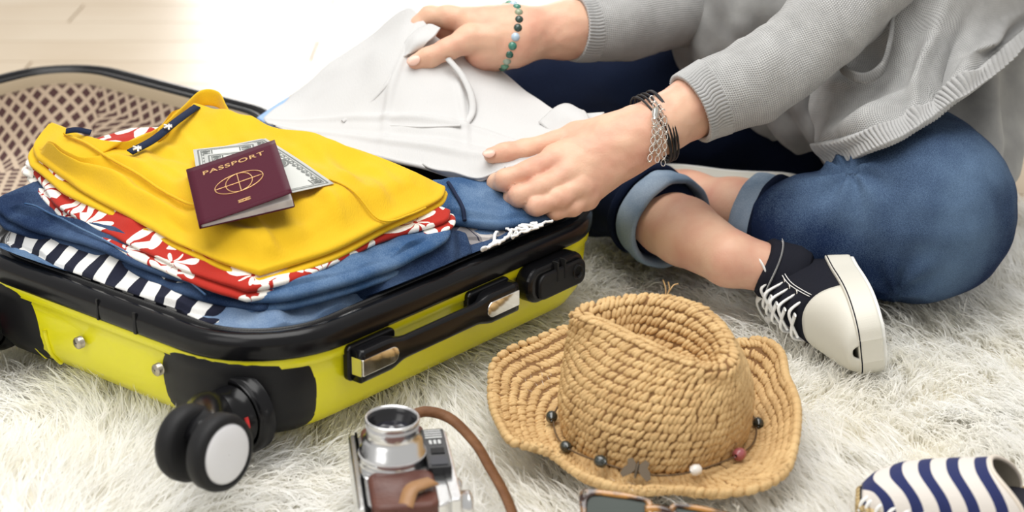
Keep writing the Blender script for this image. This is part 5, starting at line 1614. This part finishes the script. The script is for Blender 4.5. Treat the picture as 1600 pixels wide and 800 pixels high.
# ------------------------------------------------------------------ rangefinder camera
m_brown = mat('brown_leather', (.085, .026, .018), .42, spec=.5, bump=(260, .25), var=(25, (.12, .04, .025), .4, .7))
m_tan = mat('tan_leather', (.33, .17, .07), .5, bump=(260, .25))
m_strap = mat('strap_leather', (.14, .058, .022), .6, spec=.3, bump=(300, .3), var=(60, (.19, .085, .035), .4, .7))
m_satin = mat('satin_chrome', (.78, .78, .78), .22, metal=1, bump=(1500, .05))
m_glass = mat('lens_glass', (.012, .012, .022), .04, spec=.8, coat=1)
m_panel = mat('black_panel', (.012, .012, .014), .2)
m_window = mat('window_glass', (.55, .56, .55), .15, spec=.8)
ca = math.radians(8); cx = np.array([math.cos(ca), math.sin(ca), 0]); cy = np.array([math.sin(ca), -math.cos(ca), 0])
CC = np.array([.128, -.088, 0])     # lens axis on the rug; local x to the camera's top plate, local y towards the viewer
MC = np.eye(4); MC[:3, 0] = cx; MC[:3, 1] = cy; MC[:3, 2] = (0, 0, 1); MC[:3, 3] = CC + np.array([0, 0, .004])
MC[:3, 1] = cy; # left-handed pair is avoided below by ordering outlines
cameraT = thing('film_camera', 'vintage silver film camera in brown leather half case, lens up', 'camera', CC)
def cbox(name, x0, x1, y0, y1, z0, z1, r, m, parent, bev=.002, seg=3):
    mb = MB(); prism(mb, MC, rrect(x0, x1, y0, y1, r, 6), z0, z1)
    o = mb.build(name, m, parent, False); fix_normals(o)
    if bev: mod_bevel(o, bev, seg)
    return o
body = cbox('body', -.034, .038, -.066, .080, .004, .040, .012, m_satin, cameraT)
cbox('base_plate', -.041, -.034, -.064, .078, .002, .040, .003, m_satin, cameraT)
cbox('base_groove', -.0352, -.033, -.0645, .0785, .004, .0415, .002, m_blk2, cameraT, 0)
cbox('half_case', -.030, .027, .020, .086, .0, .0445, .010, m_brown, cameraT, .004)
cbox('half_case_back', -.030, .027, -.072, -.030, .0, .0440, .010, m_brown, cameraT, .004)
cbox('top_plate', .036, .047, -.060, .074, .004, .041, .004, m_satin, cameraT)
pn = cbox('finder_panel', .0225, .0435, -.050, .026, .040, .0475, .002, m_panel, cameraT, .001)
for y0, y1, x0, x1, m_ in ((-.046, -.030, .0255, .0405, m_window), (-.026, -.018, .028, .0305, m_window), (-.026, -.018, .032, .0345, m_window), (-.026, -.018, .036, .0385, m_window), (-.010, .000, .028, .040, m_blk2), (.006, .022, .0255, .0405, m_glass)):
    cbox('finder_window', x0, x1, y0, y1, .047, .0482, .001, m_, pn, 0)
for t in (-.0425, -.038, -.0335):
    cbox('window_bar', .0255, .0405, t - .0006, t + .0006, .048, .0486, .0002, m_panel, pn, 0)
mb = MB(); M = basis(MC[:3, :3] @ np.array([.050, .052, .022]) + MC[:3, 3], cx)
lathe(mb, [(.014, -.004), (.014, .004), (.0135, .006), (.010, .0075), (.001, .008)], M, 36); mb.build('shutter_dial', m_satin, cameraT)
mb = MB(); M = basis(MC[:3, :3] @ np.array([.046, .020, .026]) + MC[:3, 3], cx); lathe(mb, [(.006, 0), (.006, .004), (.004, .006), (.001, .0062)], M, 20); mb.build('shutter_button', m_satin, cameraT)
ML = basis(CC + cx * -.006 + cy * -.004 + np.array([0, 0, .040]), (0.02, -.03, 1.), cx)
mb = MB(); prism(mb, ML, [(x, y * 1.0) for x, y in rrect(-.030, .030, -.034, .030, .014, 8)], -.002, .006); lp = mb.build('lens_plate', m_satin, cameraT, False); mod_bevel(lp, .002)
lens = thing_part = None
mb = MB(); lathe(mb, [(.0300, .004), (.0300, .010), (.0285, .0115), (.0292, .013), (.0292, .017), (.0270, .0185), (.0262, .027), (.0240, .0285), (.0222, .036), (.0228, .037), (.0228, .0435), (.0236, .0445), (.0240, .047), (.0234, .0482), (.0222, .0482), (.0214, .0465), (.0212, .042)], ML, 64, False)
lens = mb.build('lens_barrel', m_satin, cameraT)
mb = MB(); lathe(mb, [(.0213, .046), (.0190, .0435), (.0188, .041), (.0165, .0395), (.0162, .037), (.0135, .036)], ML, 64, False); mb.build('lens_ring', m_panel, lens)
mb = MB(); lathe(mb, [(.0165, .0365), (.0130, .0385), (.008, .0398), (.001, .0402)], ML, 48); mb.build('lens_glass', m_glass, lens)
for h in (.0145, .0158, .0405, .0418):
    mb = MB(); rr_ = .0293 if h < .03 else .0229
    lathe(mb, [(rr_, h - .0003), (rr_ + .0004, h), (rr_, h + .0003)], ML, 48, False); mb.build('barrel_groove', m_grey, lens)
# snap fastener and tab
sb = MC[:3, :3] @ np.array([.008, .058, .0445]) + MC[:3, 3]
mb = MB(); lathe(mb, [(.0085, 0), (.0085, .0012), (.006, .002), (.0055, .0010), (.0045, .0030), (.001, .0034)], basis(sb, (0, 0, 1)), 28); mb.build('snap_button', m_rivet, cameraT)
ribbon('case_tab', [sb + cx * .016 + cy * -.004 + np.array([0, 0, .0045]), sb + cx * .006 + cy * .005 + np.array([0, 0, .007]), sb - cx * .004 + cy * .012 + np.array([0, 0, .006]), sb - cx * .010 + cy * .026 + np.array([0, 0, -.002])], .013, m_tan, cameraT, (0, -.2, 1), .002)
ribbon('strap', [G(640, 650, .030), G(668, 643, .032), G(705, 655, .026), (G(742, 692, .020)), G(765, 730, .018), G(785, 765, .016), G(800, 800, .014), G(815, 850, .010)], .0100, m_strap, cameraT, (.35, -.75, .55), .0022)

# ------------------------------------------------------------------ sunglasses
def tort_material():
    m = mat('tortoiseshell', (.25, .10, .02), .15, spec=.6, coat=.5)
    tc = N(m, 'ShaderNodeTexCoord'); n = N(m, 'ShaderNodeTexNoise'); n.inputs['Scale'].default_value = 70; L(m, tc.outputs['Object'], n.inputs['Vector'])
    r = N(m, 'ShaderNodeMapRange'); r.inputs[1].default_value = .42; r.inputs[2].default_value = .60; L(m, n.outputs['Fac'], r.inputs[0])
    L(m, mixc(m, r.outputs[0], (.42, .19, .035), (.035, .012, .006)), bsdf(m).inputs['Base Color'])
    return m
m_tort = tort_material(); m_sunlens = mat('green_lens', (.016, .028, .020), .10, spec=.25)
def build_sunglasses():
    a = dd(905, 762, 1.635); b = dd(1160, 806, 1.622); x = b - a; x /= np.linalg.norm(x)
    nrm = np.array([-.05, -.62, .78]); M, w, h = quad_frame(a, b, a + np.cross(nrm, x)); W_ = .142
    root = thing('sunglasses', 'tortoiseshell sunglasses with dark green lenses in front of the hat', 'sunglasses', a)
    # outline of one eye, local y up; top edge at y=0
    eye = lambda s, g: np.array([(s * (px_ + (g if px_ > .036 else -g) * 1.0), py_ + (g if py_ > -.022 else -g)) for px_, py_ in ((.012, -.006), (.022, -.0035), (.040, -.0035), (.055, -.004), (.0615, -.008), (.0615, -.018), (.057, -.034), (.046, -.043), (.030, -.044), (.018, -.038), (.011, -.024))])
    c = W_ / 2
    for s in (1, -1):
        inn = cr(eye(s, -.0), 60, True); out = []
        n = len(inn); ctr = inn.mean(0)
        dv = inn - ctr; ln = np.linalg.norm(dv, axis=1, keepdims=True); out = inn + dv / ln * .0052
        # brow wing at the outer upper corner
        wing = np.clip((s * inn[:, 0] - .045) / .015, 0, 1) * np.clip((inn[:, 1] + .020) / .015, 0, 1); out[:, 0] += s * .0045 * wing; out[:, 1] += .002 * wing
        mb = MB(); zf = lambda p: -.10 * (p[0] / .07) ** 2 * .05
        V = []
        for lay, zz in ((inn, .0), (out, .0), (out, .0042), (inn, .0042)):
            V.append([(c + p[0], p[1], zz + zf(p)) for p in lay])
        V = np.array(V).reshape(-1, 3); Fc = []
        for q in range(4):
            r2 = (q + 1) % 4
            for i in range(n): Fc.append((q * n + i, q * n + (i + 1) % n, r2 * n + (i + 1) % n, r2 * n + i))
        mb.add(V @ M[:3, :3].T + M[:3, 3], Fc); o = fix_normals(mb.build('frame_rim', m_tort, root)); mod_bevel(o, .0012, 2, 30)
        V = [(c + p[0] * 1.0, p[1], .002 + zf(p)) for p in inn]; ctrp = (c + ctr[0], ctr[1], .0042 + zf(ctr)); V.append(ctrp)
        Fl_ = [(i, (i + 1) % n, n) for i in range(n)]
        mk('lens', np.array(V) @ M[:3, :3].T + M[:3, 3], Fl_, m_sunlens, root)
        mb = MB(); P = [(c + s * .066, -.006, 0), (c + s * .0665, -.007, -.02), (c + s * .064, -.010, -.08), (c + s * .062, -.022, -.125), (c + s * .061, -.034, -.142)]
        tube(mb, cr(np.array(P) @ M[:3, :3].T + M[:3, 3], 30), .0022, 8, up=M[:3, 1], R2=np.linspace(.006, .0045, 30)); mb.build('temple', m_tort, root)
        mb = MB(); lathe(mb, [(.0016, 0), (.0016, .0008), (.0008, .0012)], basis(np.array((c + s * .0655, -.0055, .0043)) @ M[:3, :3].T + M[:3, 3], M[:3, 2]), 12); mb.build('hinge_stud', m_silver, root)
    mb = MB(); P = np.array([(c - .013, -.010, .002), (c - .006, -.0085, .0030), (c, -.0080, .0032), (c + .006, -.0085, .0030), (c + .013, -.010, .002)])
    tube(mb, cr(P @ M[:3, :3].T + M[:3, 3], 14), .0035, 10, up=M[:3, 2], R2=.0026); mb.build('bridge', m_tort, root)
build_sunglasses()

# ------------------------------------------------------------------ espadrille
m_esp = stripe_material('espadrille_stripe', (.72, .67, .62), (.022, .030, .11), 1 / .0235, 0, .18, 0., .85)
m_espin = mat('espadrille_inside', (.42, .37, .29), .9, bump=(400, .2)); m_insole = mat('navy_insole', (.012, .012, .02), .9)
def jute_material():
    m = mat('jute', (.42, .31, .15), .9)
    uv = N(m, 'ShaderNodeUVMap'); s = N(m, 'ShaderNodeSeparateXYZ'); L(m, uv.outputs[0], s.inputs[0])
    f = mathn(m, 'SINE', mathn(m, 'MULTIPLY', mathn(m, 'ADD', s.outputs[0], mathn(m, 'MULTIPLY', s.outputs[1], .02)), 900.))
    L(m, mixc(m, mathn(m, 'MULTIPLY', mathn(m, 'ADD', f, 1.), .5), (.30, .20, .085), (.56, .43, .22)), bsdf(m).inputs['Base Color']); return m
m_jute = jute_material()
def build_espadrille():
    toe = G(1343, 770, .012); xd = np.array([.985, -.17, 0]); xd /= np.linalg.norm(xd); yd = np.array([-xd[1], xd[0], 0])
    M = np.eye(4); M[:3, 0] = xd; M[:3, 1] = yd; M[:3, 2] = (0, 0, 1); M[:3, 3] = np.array([toe[0], toe[1], -.002]) - yd * .012
    root = thing('espadrille', 'navy and white striped espadrille with jute sole at the right corner', 'shoe', M[:3, 3] + xd * .12)
    T3 = lambda p: np.asarray(p) @ M[:3, :3].T + M[:3, 3]
    xs = [0, .010, .03, .06, .095, .13, .17, .21, .24, .255, .26]; wl = [.012, .026, .036, .0425, .044, .041, .036, .034, .031, .020, .008]
    X_ = np.linspace(0, .26, 60); w = np.interp(X_, np.array(xs), wl); w = np.convolve(np.pad(w, 2, 'edge'), np.ones(5) / 5, 'valid')
    # coiled sole: rope rounds stacked
    pts = [(x, y) for x, y in zip(X_, w)] + [(x, -y) for x, y in zip(X_[::-1], w[::-1])]
    mb = MB(); prism(mb, M, pts[::-1], .0, .016); fix_normals(mb.build('sole_core', m_jute, root, False))
    for z in (.003, .009, .015):
        mb = MB(); P = np.array([(x, y * 1.03, z) for x, y in pts] + [(pts[0][0], pts[0][1] * 1.03, z)]); tube(mb, T3(P), .0034, 8); mb.build('jute_rope', m_jute, root)
    # vamp up to the throat
    def sec(x, wv, h, open_, m_=36):
        P = []
        for t in np.linspace(0, np.pi, m_):
            c, s = math.cos(t), math.sin(t); P.append((x, wv * math.copysign(abs(c) ** .75, c) * (1 - .10 * s), .016 + (h - .016) * s ** .75))
        return P
    xv = np.linspace(.002, .118, 50)
    hv = np.interp(xv, [0, .012, .035, .07, .10, .132], [.024, .036, .046, .052, .055, .060]); wv = np.interp(xv, X_, w) * .97
    Xg = np.array([sec(x, a, h, 0) for x, a, h in zip(xv, wv, hv)])
    # throat edge is curved: pull the top back, the sides forward
    tt = np.linspace(0, np.pi, 36); k = np.clip((xv - .08) / .038, 0, 1)[:, None]
    Xg[..., 0] += k * (-.010 * np.sin(tt)[None] + .022 * np.cos(tt)[None] ** 2)
    uvx = Xg[..., 0] - .020 * np.cos(tt)[None] ** 2
    o = mk('striped_vamp', T3(Xg.reshape(-1, 3)), grid_faces(50, 36), m_esp, root, True, np.stack([uvx, np.broadcast_to(tt, Xg.shape[:2])], -1).reshape(-1, 2)); mod_solid(o, .0018, 0)
    ed = Xg[-1]; mb = MB(); tube(mb, T3(ed), .0021, 8); mb.build('throat_binding', mat('cream_binding', (.72, .64, .55), .85), root)
    mb = MB()
    ins = Xg * np.array([1, .95, .96]); mk('vamp_lining', T3(ins.reshape(-1, 3)), grid_faces(50, 36), m_espin, root)
    # heel counter
    xq = np.linspace(.145, .258, 40); s_ = []
    for sd in (1, -1):
        A = []
        for x in xq:
            a = float(np.interp(x, X_, w)) * .97; h = float(np.interp(x, [.145, .18, .23, .258], [.030, .040, .056, .062]))
            A.append([(x, sd * a, .016), (x, sd * a * 1.02, .016 + (h - .016) * .5), (x, sd * a * .96, h)])
        A = np.array(A); o = mk('heel_side', T3(A.reshape(-1, 3)), grid_faces(40, 3), m_espin, root); mod_solid(o, .002, 0)
    mb = MB(); pin = [(x, y * .92) for x, y in pts]; prism(mb, M, pin[::-1], .016, .019); fix_normals(mb.build('insole', m_insole, root, False))
    # white whip stitches round the toe
    for t in np.linspace(0, 1, 15):
        x = .002 + .075 * abs(2 * t - 1) ** 1.4; sd = 1 if t > .5 else -1
        a = float(np.interp(x, X_, w)) * .99
        mb = MB(); tube(mb, cr(T3([(x - .002, sd * a * 1.05, .012), (x, sd * a * 1.03, .021), (x + .006, sd * a * .96, .026)]), 8), .0018, 6); mb.build('whip_stitch', m_whitethread, root)
    mb = MB(); tube(mb, cr(T3([(.16, -.012, .0195), (.19, -.004, .0195), (.22, .006, .0195)]), 12), .0016, 6); mb.build('insole_stitch', m_whitethread, root)
build_espadrille()
